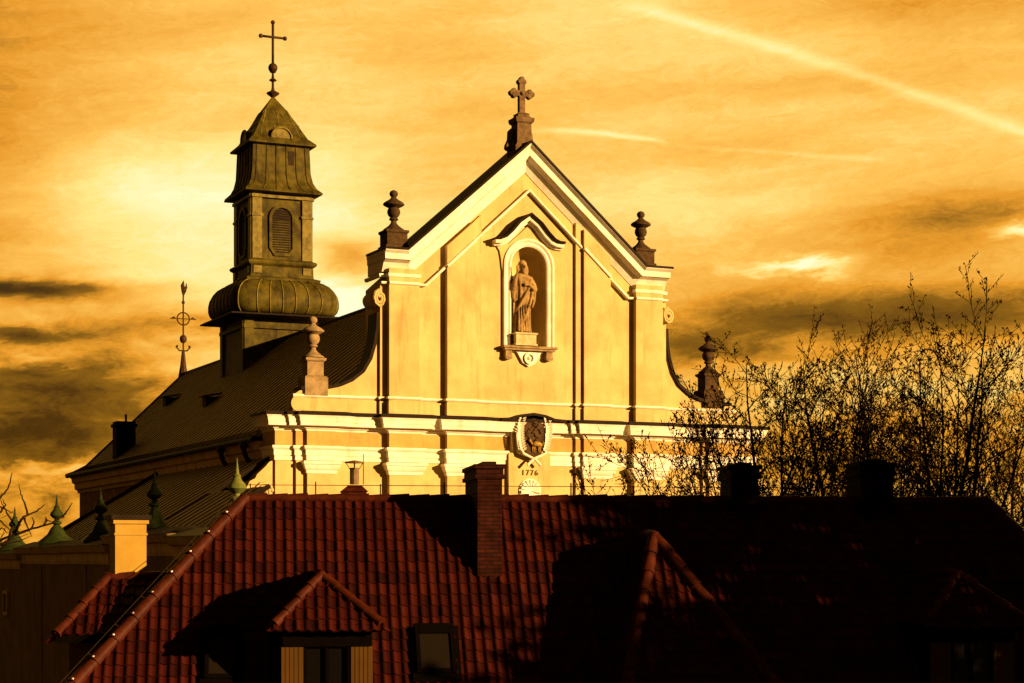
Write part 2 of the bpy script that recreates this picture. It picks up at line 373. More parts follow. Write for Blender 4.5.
# ---- pilasters
PIL = [(4.52, 5.72), (6.85, 8.0)]
def pil_top(s): return rake(s, 1.18)
for (a, b) in PIL:
    for m_ in (0, 1):
        inner = a > 6
        for (x0, x1, p) in ([(a, b, .25)]+([(a+.2, b+.3, .12)] if inner else [])):
            if m_: x0, x1 = 2*CX-x1, 2*CX-x0
            zt0, zt1 = (pil_top(x0), pil_top(x1)) if inner else (10.75, 10.75)
            MB().prism([(x0, 5.25), (x1, 5.25), (x1, zt1), (x0, zt0)], -p, .04).build('pilaster', M_STUCCO, church)
LOW = [(1.33, 2.4, .27), (.95, 2.62, .12), (4.52, 5.8, .27), (6.85, 8.0, .25), (7.0, 8.3, .12)]
for (a, b, p) in LOW:
    for m_ in (0, 1):
        x0, x1 = (a, b) if not m_ else (2*CX-b, 2*CX-a)
        MB().box(x0, x1, -p, .04, GZ+1, 5.22).build('pilaster', M_STUCCO, church)
        if p > .2:       # moulded capital of the lower order
            c = MB(); pr = [(0, 3.05), (.03, 3.05), (.05, 3.12), (.05, 3.16), (.10, 3.22), (.14, 3.30), (.15, 3.36), (.19, 3.40), (.19, 3.50), (0, 3.52)]
            c.sweep([(x0, .03), (x0, -p), (x1, -p), (x1, .03)], pr, lambda a, b, h: (a, b, h))
            c.build('capital', M_TRIM, church)

# ---- lower entablature that breaks forward over the pilasters
half = [(.2, 1.5), (.2, 0), (.95, 0), (.95, -.12), (1.33, -.12), (1.33, -.27), (2.4, -.27), (2.4, -.12), (2.62, -.12), (2.62, 0), (4.52, 0), (4.52, -.27), (5.8, -.27), (5.8, 0),
        (6.85, 0), (6.85, -.25), (8.0, -.25), (8.0, -.12), (8.3, -.12), (8.3, 0)]
plan = half+mir(half)
mp3 = lambda a, b, h: (a, b, h)
e = MB(); e.sweep(plan, [(-.05, 3.53), (.04, 3.53), (.04, 3.70), (.075, 3.71), (.075, 3.90), (.13, 3.96), (.15, 4.0), (.15, 4.06), (-.05, 4.07)], mp3); e.build('architrave', M_TRIM, church)
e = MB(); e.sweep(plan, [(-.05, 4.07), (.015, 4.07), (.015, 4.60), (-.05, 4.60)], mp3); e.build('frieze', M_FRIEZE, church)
e = MB(); e.sweep(plan, [(-.05, 4.60), (.03, 4.60), (.05, 4.66), (.11, 4.70), (.13, 4.76), (.36, 4.78), (.36, 4.90), (.38, 4.93), (.40, 5.05), (.44, 5.13), (.46, 5.17), (-.05, 5.18)], mp3)
e.build('cornice', M_TRIM, church)
e = MB(); e.sweep(plan, [(-.05, 5.183), (.48, 5.183), (.50, 5.16), (.50, 5.27), (.30, 5.31), (-.05, 5.33)], mp3); e.build('cornice_flashing', M_FLASH, church)
# hood of flashing over the coat of arms
h = MB(); pts = [(CX-1.35, 5.24), (CX-.9, 5.27), (CX-.5, 5.40), (CX, 5.47), (CX+.5, 5.40), (CX+.9, 5.27), (CX+1.35, 5.24)]
h.sweep(list(pts), [(-.05, -.02), (.05, -.02), (.05, .56), (-.05, .56)], lambda a, b, hh: (a, -hh, b)); h.build('arms_hood', M_FLASH, church)

# ---- string course at the foot of the upper storey
uhalf = [(.9, .12), (4.25, .12), (4.25, 0), (4.52, 0), (4.52, -.25), (5.72, -.25), (5.72, 0), (6.85, 0), (6.85, -.25), (8.0, -.25), (8.0, -.12), (8.3, -.12), (8.3, 0)]
uplan = uhalf+mir(uhalf)
e = MB(); e.sweep(uplan, [(-.05, 5.86), (.04, 5.86), (.08, 5.90), (.08, 5.96), (-.05, 5.98)], mp3); e.build('string_course', M_TRIM, church)
# plinth strip under it
e = MB(); e.sweep(uplan, [(-.05, 5.30), (.03, 5.30), (.03, 5.80), (-.05, 5.82)], mp3); e.build('attic_plinth', M_STUCCO, church)

# ---- rising bead that repeats the gable
bd = MB(); bd.sweep([(4.24, 10.2), (6.02, 10.2), (CX, 14.1), (2*CX-6.02, 10.2), (2*CX-4.24, 10.2)], [(-.045, -.1), (-.045, .16), (-.02, .185), (.02, .185), (.045, .16), (.045, -.1)], lambda a, b, hh: (a, -hh, b)); bd.build('gable_bead', M_TRIM, church)
for (a, b) in PIL:          # the bead returns round the pilasters
    for m_ in (0, 1):
        x0, x1 = (a, b) if not m_ else (2*CX-b, 2*CX-a)
        f = lambda s: 10.2 if (abs(s-CX) > 4.28) else 14.1-(14.1-10.2)/4.28*abs(s-CX)
        q = MB(); q.sweep([(x0, f(x0)), (x1, f(x1))], [(-.05, .2), (-.05, .295), (-.02, .315), (.02, .315), (.05, .295), (.05, .2)], lambda a, b, hh: (a, -hh, b)); q.build('gable_bead', M_TRIM, church)

# ---- raking gable cornice with flat ends over the corner piers
zf = 11.42; GX = 10.16; GT = 15.86
xe = (GT-zf)/rk
gp = [(4.32, zf), (GX-xe, zf), (GX, GT), (GX+xe, zf), (2*CX-4.36, zf)]
mpz = lambda a, b, hh: (a, -hh, b)
def layer(name, mm, pts, ends):
    """one moulding of the gable: pts = (drop below the top line, projection)"""
    q = MB(); pth = [(gp[0][0]-ends, zf)]+gp[1:-1]+[(gp[-1][0]+ends, zf)]
    q.sweep(pth, [(pts[0][0], -1.5)]+pts+[(pts[-1][0], -1.5)], mpz); return q.build(name, mm, church)
layer('gable_flashing', M_FLASH, [(-.05, .66), (.03, .67)], .10)
layer('gable_cornice', M_TRIM, [(.03, .64), (.07, .62), (.16, .50)], .07)
layer('gable_cornice', M_TRIM, [(.16, .50), (.37, .49)], .05)
layer('gable_cornice', M_TRIM, [(.37, .46), (.47, .24), (.80, .03)], .02)
# neck mouldings of the corner piers
for m_ in (0, 1):
    x0, x1 = (4.52, 5.72) if not m_ else (2*CX-5.72, 2*CX-4.52)
    pl = [(4.25, 1.6), (4.25, 0), (4.52, 0), (4.52, -.25), (5.72, -.25), (5.72, .0)]
    if m_: pl = mir(pl)
    q = MB(); q.sweep(pl, [(-.05, 10.42), (.03, 10.43), (.05, 10.5), (.05, 10.55), (-.05, 10.56)], mp3); q.build('pier_capital', M_TRIM, church)

# ---- niche
ni = MB(); n_ = 20; rows = []
def nrow(r, z): return [(CX-r*cos(pi*i/n_), r*sin(pi*i/n_)*.95, z) for i in range(n_+1)]
rows = [nrow(NR, NB), nrow(NR, NSP)]+[nrow(NR*cos(t*pi/2/8), NSP+NR*sin(t*pi/2/8)) for t in range(1, 9)]
L_ = n_+1
ni.add([p for r in rows for p in r], [(i*L_+k, i*L_+k+1, (i+1)*L_+k+1, (i+1)*L_+k) for i in range(len(rows)-1) for k in range(n_)])
ni.add(nrow(NR, NB), [tuple(range(L_))])
niche = ni.build('niche', M_STUCCO, church, 50)
fr = MB(); ar = arch(.80, NB, NSP); fr.sweep(ar, [(-.05, -.02), (-.05, .10), (.02, .14), (.06, .10), (.12, .08), (.16, .13), (.20, .15), (.26, .13), (.28, -.02)], lambda a, b, h: (a, -h, b))
# sweep's outward side is right-hand: travelling up the left jamb the right side is inward, so mirror the path
fr = MB(); ar = list(reversed(ar)); fr.sweep(ar, [(-.045, -.02), (-.045, .10), (.02, .14), (.06, .10), (.12, .08), (.16, .13), (.20, .15), (.26, .13), (.28, -.02)], lambda a, b, h: (a, -h, b))
fr.build('niche_frame', M_TRIM, niche, 35)
# shouldered panel behind frame and hood
pn = MB()
for sgn in (-1, 1):
    pl = [(CX+sgn*a, z) for a, z in [(1.05, 10.6), (1.13, 11.1), (1.16, 11.4), (1.22, 11.7), (1.34, 11.88), (.85, 12.0), (.45, 12.35), (0, 12.75), (0, NSP+1.06), (.4, NSP+.98), (.75, NSP+.75), (1.0, NSP+.36)]]
    pn.prism(pl, -.07, .02)
pn.build('niche_panel', M_STUCCO, niche)
HX = CX-.06
hp = [(HX+a_*.92, z_-.38) for a_, z_ in [(-1.56, 12.25), (-1.25, 12.27), (-.95, 12.38), (-.62, 12.66), (-.3, 13.0), (0, 13.2), (.3, 13.0), (.62, 12.66), (.95, 12.38), (1.25, 12.27), (1.56, 12.25)]]
rp = list(hp)
def hood(o0, o1, p0, p1, nm, mm):
    q = MB(); q.sweep(rp, [(-o0, -.02), (-o0, p0), (-o1, p1), (-o1, -.02)], lambda a, b, h: (a, -h, b)); q.build(nm, mm, niche)
hood(.0, .08, .16, .22, 'niche_hood', M_TRIM); hood(.08, .22, .34, .38, 'niche_hood', M_TRIM); hood(.22, .30, .46, .50, 'hood_flashing', M_FLASH)
si = MB(); si.box(CX-1.16, CX+1.10, -.36, .0, 8.0, 8.09); si.box(CX-1.10, CX+1.04, -.30, .0, 7.92, 8.0)
si.build('niche_sill', M_STONEL, niche)
for sgn in (-1, 1):
    q = MB(); x = CX-.04+sgn*.86
    q.prism([(x-.13, 7.92), (x-.13, 7.64), (x-.08, 7.56), (x+.08, 7.56), (x+.13, 7.64), (x+.13, 7.92)], -.22, 0)
    q.tube([(x-.14, -.18, 7.66), (x+.14, -.18, 7.66)], .07, 8); q.build('sill_bracket', M_STONEL, niche)
ap = MB()
ap.prism([(CX-.72, 7.9), (CX-.5, 7.86), (CX-.38, 7.66), (CX-.26, 7.46), (CX, 7.32), (CX+.26, 7.46), (CX+.38, 7.66), (CX+.5, 7.86), (CX+.72, 7.9)], -.12, 0)
ap.sweep([(CX+.19*cos(t*pi/8), 7.64+.19*sin(t*pi/8)) for t in range(16)], [(-.04, .1), (-.04, .2), (.04, .2), (.04, .1)], lambda a, b, h: (a, -h, b), True)
ap.ball((CX, -.13, 7.64), .08); ap.build('sill_apron', M_TRIM, niche)

# ---- coat of arms, date and shell on the central field
tb = MB(); tb.box(CX-.88, CX+.88, -.16, 0, GZ+1, 4.0); tb.prism([(CX-.78, 4.0), (CX+.78, 4.0), (CX+.78, 5.16), (CX-.78, 5.16)], -.2, 0)
field = tb.build('central_panel', M_STUCCO, church)
ex, ez = 10.42, 4.50
arms = MB(); sh = [(ex+.60*cos(t), ez+.09+(.78 if sin(t) > 0 else .92)*sin(t)*1.0) for t in [2*pi*k/28 for k in range(28)]]
arms.prism(sh, -.52, -.18)
def small(mb):
    mb.v = [(ex-.06+(x-ex)*.80, -.18+(y+.18)*.80, ez+.02+(z-ez)*.90) for x, y, z in mb.v]; return mb
em = small(arms).build('coat_of_arms', M_STONED, church)
rr = random.Random(3)
rl = MB()
for k in range(16):
    a = rr.uniform(0, 2*pi); r = sqrt(rr.random())*.40
    p = Vector((ex+r*cos(a), -.54, ez+.22+r*sin(a)*1.2)); a2 = rr.uniform(-.6, 1.0)
    rl.tube([p+Vector((cos(a2+q*.4), 0, sin(a2+q*.4)))*(.10*q) for q in (-1.5, -.5, .5, 1.5)], [.02, .055, .05, .02], 6)
small(rl).build('relief', M_STONED, em, True)
an = MB(); bx, bz = ex+.10, ez-.28
an.tube([(bx-.26, -.58, bz+.02), (bx-.1, -.62, bz+.07), (bx+.12, -.62, bz+.06), (bx+.26, -.58, bz+.02)], [.07, .12, .115, .07], 8)
for dx in (-.2, -.1, .12, .2): an.tube([(bx+dx, -.56, bz), (bx+dx-.02, -.56, bz-.2), (bx+dx+.02, -.56, bz-.3)], [.05, .03, .025], 6)
an.tube([(bx-.24, -.6, bz+.04), (bx-.34, -.62, bz+.17)], [.06, .05], 6); an.ball((bx-.38, -.63, bz+.2), .075)
an.tube([(bx+.28, -.58, bz+.03), (bx+.36, -.58, bz+.12), (bx+.33, -.58, bz+.2)], [.03, .025, .015], 5)
small(an).build('lamb_relief', M_GOLD, em, True)
wr = MB()
for sgn in (-1, 1):
    stem = []
    for t in range(15):
        q = t/14; a = -1.0+q*2.15
        stem.append(Vector((ex+sgn*(.28+.47*cos(a*.78-.12)), -.50, ez-.62+1.5*q)))
    wr.tube(stem, [.05]*14+[.02], 6)
    for i in range(1, 14):
        for ins in (1, -1):
            p = stem[i]; d = Vector((sgn*.19*ins, -.13, .15)); c = p+d
            s_ = d.cross(Vector((0, 1, 0))).normalized()*.06
            wr.add([p, p+d*.5+s_+Vector((0, -.035, 0)), c, p+d*.5-s_+Vector((0, -.035, 0)), p+d*.5+Vector((0, .05, 0))], [(0, 1, 2, 3), (0, 4, 1), (1, 4, 2), (2, 4, 3), (3, 4, 0)])
    wr.tube([stem[0], Vector((ex-sgn*.04, -.50-.03*sgn, ez-.84)), Vector((ex-sgn*.36, -.50-.03*sgn, ez-1.12))], [.06, .055, .07], 7)
    wr.prism([(ex+sgn*.30, ez-.75), (ex+sgn*.78, ez-.60), (ex+sgn*.86, ez+.25), (ex+sgn*.82, ez+.86), (ex+sgn*.55, ez+.98), (ex+sgn*.48, ez+.62), (ex+sgn*.58, ez+.1), (ex+sgn*.45, ez-.4)], -.30, -.18)
wr.prism([(ex-.80, ez-.45), (ex-.3, ez-.72), (ex, ez-.86), (ex+.3, ez-.72), (ex+.8, ez-.45), (ex, ez-.4)], -.44, -.18)
small(wr).build('wreath', M_TRIM, em)
fc = bpy.data.curves.new('date', 'FONT'); fc.body = '1776'; fc.size = .30; fc.extrude = .02; fc.align_x = 'CENTER'; fc.space_character = 1.25
fo = bpy.data.objects.new('tmp_date', fc); COL.objects.link(fo)
dg = bpy.context.evaluated_depsgraph_get(); me = bpy.data.meshes.new_from_object(fo.evaluated_get(dg)); bpy.data.objects.remove(fo)
me.transform(Matrix.Translation((CX, -.175, 3.14)) @ Matrix.Rotation(pi/2, 4, 'X')); me.materials.clear(); me.materials.append(M_STONE)
link('date_numerals', me, church)
sl = MB()
for k in range(9):
    a = radians(-8+k*24.5); L = .40
    sl.tube([(CX, -.18, 2.55), (CX+L*.6*cos(a), -.24, 2.55+L*.6*sin(a)), (CX+L*cos(a), -.22, 2.55+L*sin(a))], [.03, .06, .075], 7)
sl.lathe([(0, 0), (.46, 0), (.46, .05), (0, .05)], 0, 0, 20); k0 = len(sl.v)-80
sl.v[k0:] = [(CX+x, -.16-y*0-z, 2.55+y) for x, y, z in sl.v[k0:]]
sl.build('shell_ornament', M_TRIM, church, 45)

# ---- lower left foot scroll of the facade
for m_ in (0, 1):
    pl = [(.2, 3.55), (.0, 3.45), (-.12, 3.3), (-.45, 3.0), (-.52, 2.85), (-.72, 2.75), (-.85, 2.5), (-.85, 1.9), (.2, 1.9)]
    c0 = -.22
    if m_: pl = mir(pl); c0 = 2*CX-c0
    q = MB(); q.prism(pl, .1, .9)
    q.tube([(c0+.34*(1-.8*t/22)*cos(t*.65), .06, 2.38+.34*(1-.8*t/22)*sin(t*.65)) for t in range(23)], .06, 6)
    q.build('foot_scroll', M_STUCCO, church)

# ---- body of the nave, eaves, roof
b = MB(); b.prism([(.5, GZ), (20.1, GZ), (20.1, 3.9), (CX, 10.9), (.5, 3.9)], 1.6, 37)
b.build('nave_wall', M_BRICKOLD, church)
ap_ = MB(); plan_ap = [(.5, 36.9), (6.2, 55.5), (14.4, 55.5), (20.1, 36.9)]
n = 4; ap_.add([(x, y, GZ) for x, y in plan_ap]+[(x, y, 4.3) for x, y in plan_ap], [(0, 1, 5, 4), (1, 2, 6, 5), (2, 3, 7, 6), (0, 4, 7, 3), (4, 5, 6, 7)])
ap_.build('apse_wall', M_BRICKOLD, church)
cn = MB(); pc = [(.45, 37), (.45, 1.62)]
cn.sweep(list(pc), [(-.05, 3.45), (.05, 3.45), (.08, 3.6), (.22, 3.66), (.24, 3.95), (.36, 4.0), (.40, 4.22), (.5, 4.3), (-.05, 4.32)], mp3)
cn.sweep([(20.1, 1.62), (20.1, 37)], [(-.05, 3.45), (.05, 3.45), (.08, 3.6), (.22, 3.66), (.24, 3.95), (.36, 4.0), (.40, 4.22), (.5, 4.3), (-.05, 4.32)], mp3)
cn.build('eaves_cornice', M_OLDTRIM, church)
gu = MB(); gu.tube([(-.12, 1.7, 4.38), (-.12, 37.3, 4.38)], .11, 8); gu.build('gutter', M_FLASH, church)
def rz(s): return 4.42+1.0*(s+.15)/1.6*.62 if s < 1.45 else 5.04+(11.72-5.04)*(s-1.45)/(CX-1.45)
prof = [(-.15, 4.42), (.5, 4.63), (1.45, 5.04), (CX, 11.72)]
rf = MB()
DE = 53.
ends = [37.4, 38.6, 40.0, DE]
for sgn in (0, 1):
    P = [(a if not sgn else 2*CX-a, z) for a, z in prof]
    for i in range(3):
        (a, za), (c, zc) = P[i], P[i+1]
        rf.add([(a, 1.62, za), (c, 1.62, zc), (c, ends[i+1], zc), (a, ends[i], za)], [(0, 1, 2, 3)])
        rf.add([(a, 1.62, za-.12), (c, 1.62, zc-.12), (c, ends[i+1], zc-.12), (a, ends[i], za-.12)], [(0, 3, 2, 1)])
    A_, B_ = (P[0][0], 37.4, 4.42), ((5.8, 56.2, 4.42) if not sgn else (14.8, 56.2, 4.42))
    rf.add([(P[0][0], 37.4, 4.42), (P[1][0], 38.6, 4.63), (P[2][0], 40., 5.04), (CX, DE, 11.72), B_], [(0, 4, 3, 2, 1)] if not sgn else [(0, 1, 2, 3, 4)])
rf.add([(5.8, 56.2, 4.42), (14.8, 56.2, 4.42), (CX, DE, 11.72)], [(0, 1, 2)])
roof = rf.build('nave_roof', M_ROOF, church, recalc=False)
# standing seams of the sheet roof
sm = MB()
d = 2.0
while d < DE-.3:
    pts = []
    for i, (a, z) in enumerate(prof):
        if d < ends[i]: pts.append((a, d, z+.008))
    if len(pts) < 4 and pts:
        lo = [(a, z, e_) for (a, z), e_ in zip(prof, ends)]
        for i in range(3):
            if lo[i][2] <= d < lo[i+1][2]:
                t = (d-lo[i][2])/(lo[i+1][2]-lo[i][2]); pts.insert(0, (lo[i][0]+t*(lo[i+1][0]-lo[i][0]), d, lo[i][1]+t*(lo[i+1][1]-lo[i][1])+.008))
    if len(pts) > 1:
        sm.tube(pts, .034, 4); sm.tube([(2*CX-x, y, z) for x, y, z in pts], .034, 4)
    d += .88
sm.tube([(CX, 1.7, 11.76), (CX, DE, 11.76)], .09, 6); sm.tube([(CX, DE, 11.76), (1.45, 40., 5.08), (.5, 38.6, 4.66), (-.15, 37.4, 4.45)], .07, 6)
sm.build('roof_seam', M_SEAM, roof)
for (s_, d_) in ((5.1, 27.), (6.6, 41.5)):
    z = rz(s_); q = MB(); q.box(s_-.35, s_+.3, d_-.35, d_+.35, z-.2, z+.28); q.prism([(s_-.5, z+.25), (s_+.5, z+.45), (s_+.5, z+.52), (s_-.5, z+.32)], d_-.45, d_+.45)
    q.build('roof_hatch', M_DARK, roof)
ch = MB(); s_, d_ = 2.1, 33.3; ch.box(s_-.5, s_+.5, d_-.5, d_+.5, 4.9, 7.15); ch.box(s_-.58, s_+.58, d_-.58, d_+.58, 6.85, 7.02)
chm = ch.build('roof_chimney', M_BRICKD, roof)
MB().tube([(s_+.1, d_, 7.1), (s_+.1, d_, 7.55)], .06, 6).build('flue_pipe', M_IRON, chm)
# rainwater pipes with swan necks near the facade corner
for d_ in (3.0, 6.2):
    q = MB(); q.tube([(-.1, d_, 4.3), (-.12, d_, 4.05), (-.02, d_, 3.75), (.2, d_, 3.5), (.36, d_, 3.3), (.38, d_, 2.9)], .10, 7); q.ball((-.12, d_, 4.2), .17)
    q.build('rain_pipe', M_IRON, church, True)
# ---- aisle with lean-to roof
al = MB(); al.prism([(-4.6, GZ), (.5, GZ), (.5, 3.3), (-4.6, .25)], .9, 17.8); al.build('aisle_wall', M_OLDWALL, church)
q = MB(); q.prism([(-5.0, .49), (.5, 3.81), (.5, 3.84), (-5.0, .52)], .7, 18.2)
ar_ = q.build('aisle_roof', M_ROOF, church)
for (s0, s1, d0) in ((-5.0, -2.0, -6.5),):
    f_ = lambda q: .52+(q+5.)*.6036
    q = MB(); q.prism([(s0, f_(s0)-.04), (s1, f_(s1)-.04), (s1, f_(s1)), (s0, f_(s0))], d0, .7); a_ = q.build('aisle_roof', M_ROOF, church)
    q = MB(); q.prism([(max(s0, -4.6), GZ), (s1, GZ), (s1, f_(s1)-.3), (max(s0, -4.6), f_(s0)-.2)], d0+.3, .9); q.build('aisle_wall', M_OLDWALL, church)
    q = MB(); d = d0+.1
    while d < .7: q.tube([(s0, d, f_(s0)+.008), (s1, d, f_(s1)+.008)], .030, 4); d += .85
    q.build('roof_seam', M_SEAM, a_)
q = MB(); d = .95
while d < 18: q.tube([(-5.0, d, .53), (.5, d, 3.85)], .030, 4); d += .85
q.tube([(-5.0, 18.15, .56), (.5, 18.15, 3.9)], .14, 5); q.build('roof_seam', M_SEAM, ar_)
q = MB(); q.tube([(-5.0, .66, .49), (.5, .66, 3.81)], .09, 5); q.build('dark_edge_cover', M_FLASH, ar_)  # dark tube added to cover the sunlit front edge of the aisle roof
q = MB(); q.tube([(-5.05, -6.54, .49), (-2.0, -6.54, 2.33)], .09, 5); q.build('dark_edge_cover', M_FLASH, a_)  # same added dark cover along the sunlit edge of the forward piece

# ---- ridge turret
T = Vector((CX-.25, 32.6)); turret_body = None
q = MB(); q.sq([(2.3, 8.2), (2.25, 9.2), (2.2, 12.7), (2.3, 12.75)], *T)
tur = q.build('ridge_turret', M_COPPER, church)
def tpart(mb, name, m=M_COPPER, smooth=False): return mb.build(name, m, tur, smooth)
def faces4(fn):
    """call fn for each face with a map (across, outward, z) -> turret coordinates"""
    for k in range(4):
        a = k*pi/2
        fn(lambda x, o, z, a=a: (T.x+x*cos(a)+o*sin(a), T.y+x*sin(a)-o*cos(a), z))
q = MB()
def f(mp):
    for x0, x1 in ((-2.25, -1.75), (1.75, 2.25)):
        q.add([mp(x, o, z) for z in (8.3, 12.72) for o in (2.15, 2.33) for x in (x0, x1)], [(0, 2, 3, 1), (4, 5, 7, 6), (0, 1, 5, 4), (2, 6, 7, 3), (0, 4, 6, 2), (1, 3, 7, 5)])
    q.add([mp(x, o, z) for z in (12.1, 12.3) for o in (2.15, 2.36) for x in (-2.3, 2.3)], [(0, 2, 3, 1), (4, 5, 7, 6), (0, 1, 5, 4), (2, 6, 7, 3), (0, 4, 6, 2), (1, 3, 7, 5)])
faces4(f); tpart(q, 'corner_strip')
q = MB(); q.sq([(2.3, 12.6), (3.2, 12.72), (3.2, 12.80), (2.5, 12.9)], *T); tpart(q, 'turret_brim', M_FLASH)
bp = [(2.62, 12.88), (2.82, 12.95), (2.96, 13.12), (3.03, 13.36), (3.03, 13.66), (2.97, 13.96), (2.84, 14.22), (2.64, 14.45), (2.38, 14.62), (2.1, 14.72)]
q = MB()
# rounded-corner square bulb
def rsq(hw, z, k=5, rc=.34):
    r = hw*rc; out = []
    for cxs, cys, a0 in ((1, 1, 0), (-1, 1, pi/2), (-1, -1, pi), (1, -1, 3*pi/2)):
        for i in range(k+1):
            a = a0+pi/2*i/k; out.append((T.x+cxs*(hw-r)+r*cos(a), T.y+cys*(hw-r)+r*sin(a), z))
    return out
rows = [rsq(h_, z) for h_, z in bp]; L_ = len(rows[0])
q.add([p for r in rows for p in r], [(i*L_+k, i*L_+(k+1) % L_, (i+1)*L_+(k+1) % L_, (i+1)*L_+k) for i in range(len(rows)-1) for k in range(L_)]+[tuple(range(L_-1, -1, -1)), tuple(range((len(rows)-1)*L_, len(rows)*L_))])
bulb = tpart(q, 'bulb', M_COPPER, 60)
q = MB()
def f(mp):
    for x in (-1.7, -1.02, -.34, .34, 1.02, 1.7): q.tube([mp(x*(h_/2.88), h_+.015, z) for h_, z in bp], .035, 5)
faces4(f)
for sx in (-1, 1):
    for sy in (-1, 1): q.tube([(T.x+sx*h_*.90, T.y+sy*h_*.90, z) for h_, z in bp], .04, 5)
tpart(q, 'bulb_seam', M_COPPERL, True)
q = MB(); q.sq([(2.0, 14.62), (2.05, 14.85), (1.75, 14.95), (1.70, 15.5), (1.86, 15.62), (1.90, 15.70), (1.88, 15.78), (1.66, 15.9), (1.60, 19.6)], *T); tpart(q, 'turret_stage')
q = MB()
def f(mp):
    bx = lambda x0, x1, o0, o1, z0, z1: q.add([mp(x, o, z) for z in (z0, z1) for o in (o0, o1) for x in (x0, x1)], [(0, 2, 3, 1), (4, 5, 7, 6), (0, 1, 5, 4), (2, 6, 7, 3), (0, 4, 6, 2), (1, 3, 7, 5)])
    for s_ in (-1, 1):
        x0, x1 = sorted((s_*1.64, s_*1.12)); bx(x0, x1, 1.55, 1.72, 15.9, 19.5)
        x0, x1 = sorted((s_*1.68, s_*1.06)); bx(x0, x1, 1.55, 1.77, 18.15, 18.28)
        x0, x1 = sorted((s_*1.6, s_*1.15)); bx(x0, x1, 1.55, 1.78, 15.12, 15.5)
        x0, x1 = sorted((s_*.52, s_*.34)); 
    bx(-1.70, 1.70, 1.55, 1.80, 19.15, 19.3)
faces4(f); tpart(q, 'corner_strip', M_COPPERL)
q = MB()
def f(mp):
    lv = MB(); n = 14; z0, zs, r = 16.5, 18.1, .56
    for (ra, rb, o, tgt) in ((.56, .72, 1.74, q),):
        P1 = [(-ra, z0)]+[(-ra*cos(pi*i/n), zs+ra*sin(pi*i/n)) for i in range(n+1)]+[(ra, z0)]
        P2 = [(-rb, z0)]+[(-rb*cos(pi*i/n), zs+rb*sin(pi*i/n)) for i in range(n+1)]+[(rb, z0)]
        P1 += [(.34, z0-.26), (-.34, z0-.26)]; P2 += [(.44, z0-.42), (-.44, z0-.42)]
        m_ = len(P1); vs = [mp(x, 1.58, z) for x, z in P1]+[mp(x, o, z) for x, z in P1]+[mp(x, o, z) for x, z in P2]+[mp(x, 1.58, z) for x, z in P2]
        fs = [(k*m_+i, k*m_+(i+1) % m_, (k+1)*m_+(i+1) % m_, (k+1)*m_+i) for k in range(3) for i in range(m_)]
        tgt.add(vs, fs)
    z = z0-.22
    while z < zs+.5:
        hw = (.34 if z < z0-.1 else .5) if z < zs else sqrt(max(.01, .30-(z-zs)**2))
        lv.add([mp(x, o, zz) for (o, zz) in ((1.60, z+.09), (1.69, z), (1.69, z+.025), (1.60, z+.115)) for x in (-hw, hw)], [(0, 1, 3, 2), (2, 3, 5, 4), (4, 5, 7, 6), (6, 7, 1, 0), (0, 2, 4, 6), (1, 7, 5, 3)]); z += .13
    P = [(-.56, z0)]+[(-.56*cos(pi*i/n), zs+.56*sin(pi*i/n)) for i in range(n+1)]+[(.56, z0), (.34, z0-.26), (-.34, z0-.26)]
    lv.add([mp(x, 1.625, zz) for x, zz in P], [tuple(range(len(P)))]); tpart(lv, 'louvre_window', M_DARK)
    tpart(q, 'window_frame'); q.v = []; q.f = []
faces4(f)
q = MB(); q.sq([(1.62, 19.4), (2.12, 19.44), (2.14, 19.52), (1.88, 19.78), (1.72, 20.1), (1.62, 20.6), (1.56, 22.15), (1.5, 22.2)], *T); tpart(q, 'lantern_stage')
q = MB()
def f(mp):
    hol = MB()
    for x in (-1.35, -.82, -.3, .25, .78, 1.3):
        q.tube([mp(x*k, o+.012, z) for k, o, z in ((1.45, 2.12, 19.54), (1.22, 1.87, 19.79), (1.1, 1.72, 20.1), (1.04, 1.62, 20.6), (1., 1.56, 22.1))], .035, 5)
    for x0 in (.36,): hol.add([mp(x, o, z) for z in (20.75, 21.75) for o in (1.45, 1.605) for x in (x0, x0+.34)], [(0, 2, 3, 1), (4, 5, 7, 6), (0, 1, 5, 4), (2, 6, 7, 3), (0, 4, 6, 2), (1, 3, 7, 5)])
    tpart(hol, 'lantern_slot', M_DARK)
faces4(f); tpart(q, 'lantern_seam')
q = MB(); q.sq([(1.6, 22.02), (1.86, 22.06), (1.87, 22.16), (1.50, 22.5), (1.12, 23.2), (1.14, 23.25), (1.08, 23.3), (.62, 24.1), (.64, 24.14), (.58, 24.18), (.06, 24.95)], *T); tpart(q, 'turret_roof')
q = MB()
def f(mp):
    n = 10; r = .52; z0 = 22.42
    P = [(-r*cos(pi*i/n), z0+r*sin(pi*i/n)) for i in range(n+1)]; m_ = len(P)
    q.add([mp(x, 1.60, z) for x, z in P]+[mp(x, .8, z) for x, z in P], [tuple(range(m_))]+[(i, i+1, i+1+m_, i+m_) for i in range(m_-1)])
    q.tube([mp(x*1.08, 1.62, z0+(z-z0)*1.08) for x, z in P], .06, 6)
    for x in (-.5, 0, .5): q.tube([mp(x*2.2, 1.45, 22.56), mp(x*1.2, .64, 24.1)], .03, 4)
faces4(f); tpart(q, 'lunette', M_COPPERL)
q = MB(); q.lathe([(.05, 24.8), (.10, 24.95), (.33, 25.12), (.36, 25.18), (.10, 25.32), (.07, 25.5), (.07, 25.78), (.22, 25.88), (.08, 25.98), (.06, 26.25), (.18, 26.32), (.06, 26.4), (.06, 26.5)], T.x, T.y, 12)
q.ball((T.x, T.y, 26.55), .26); tpart(q, 'cross_stem', M_IRON, 50)
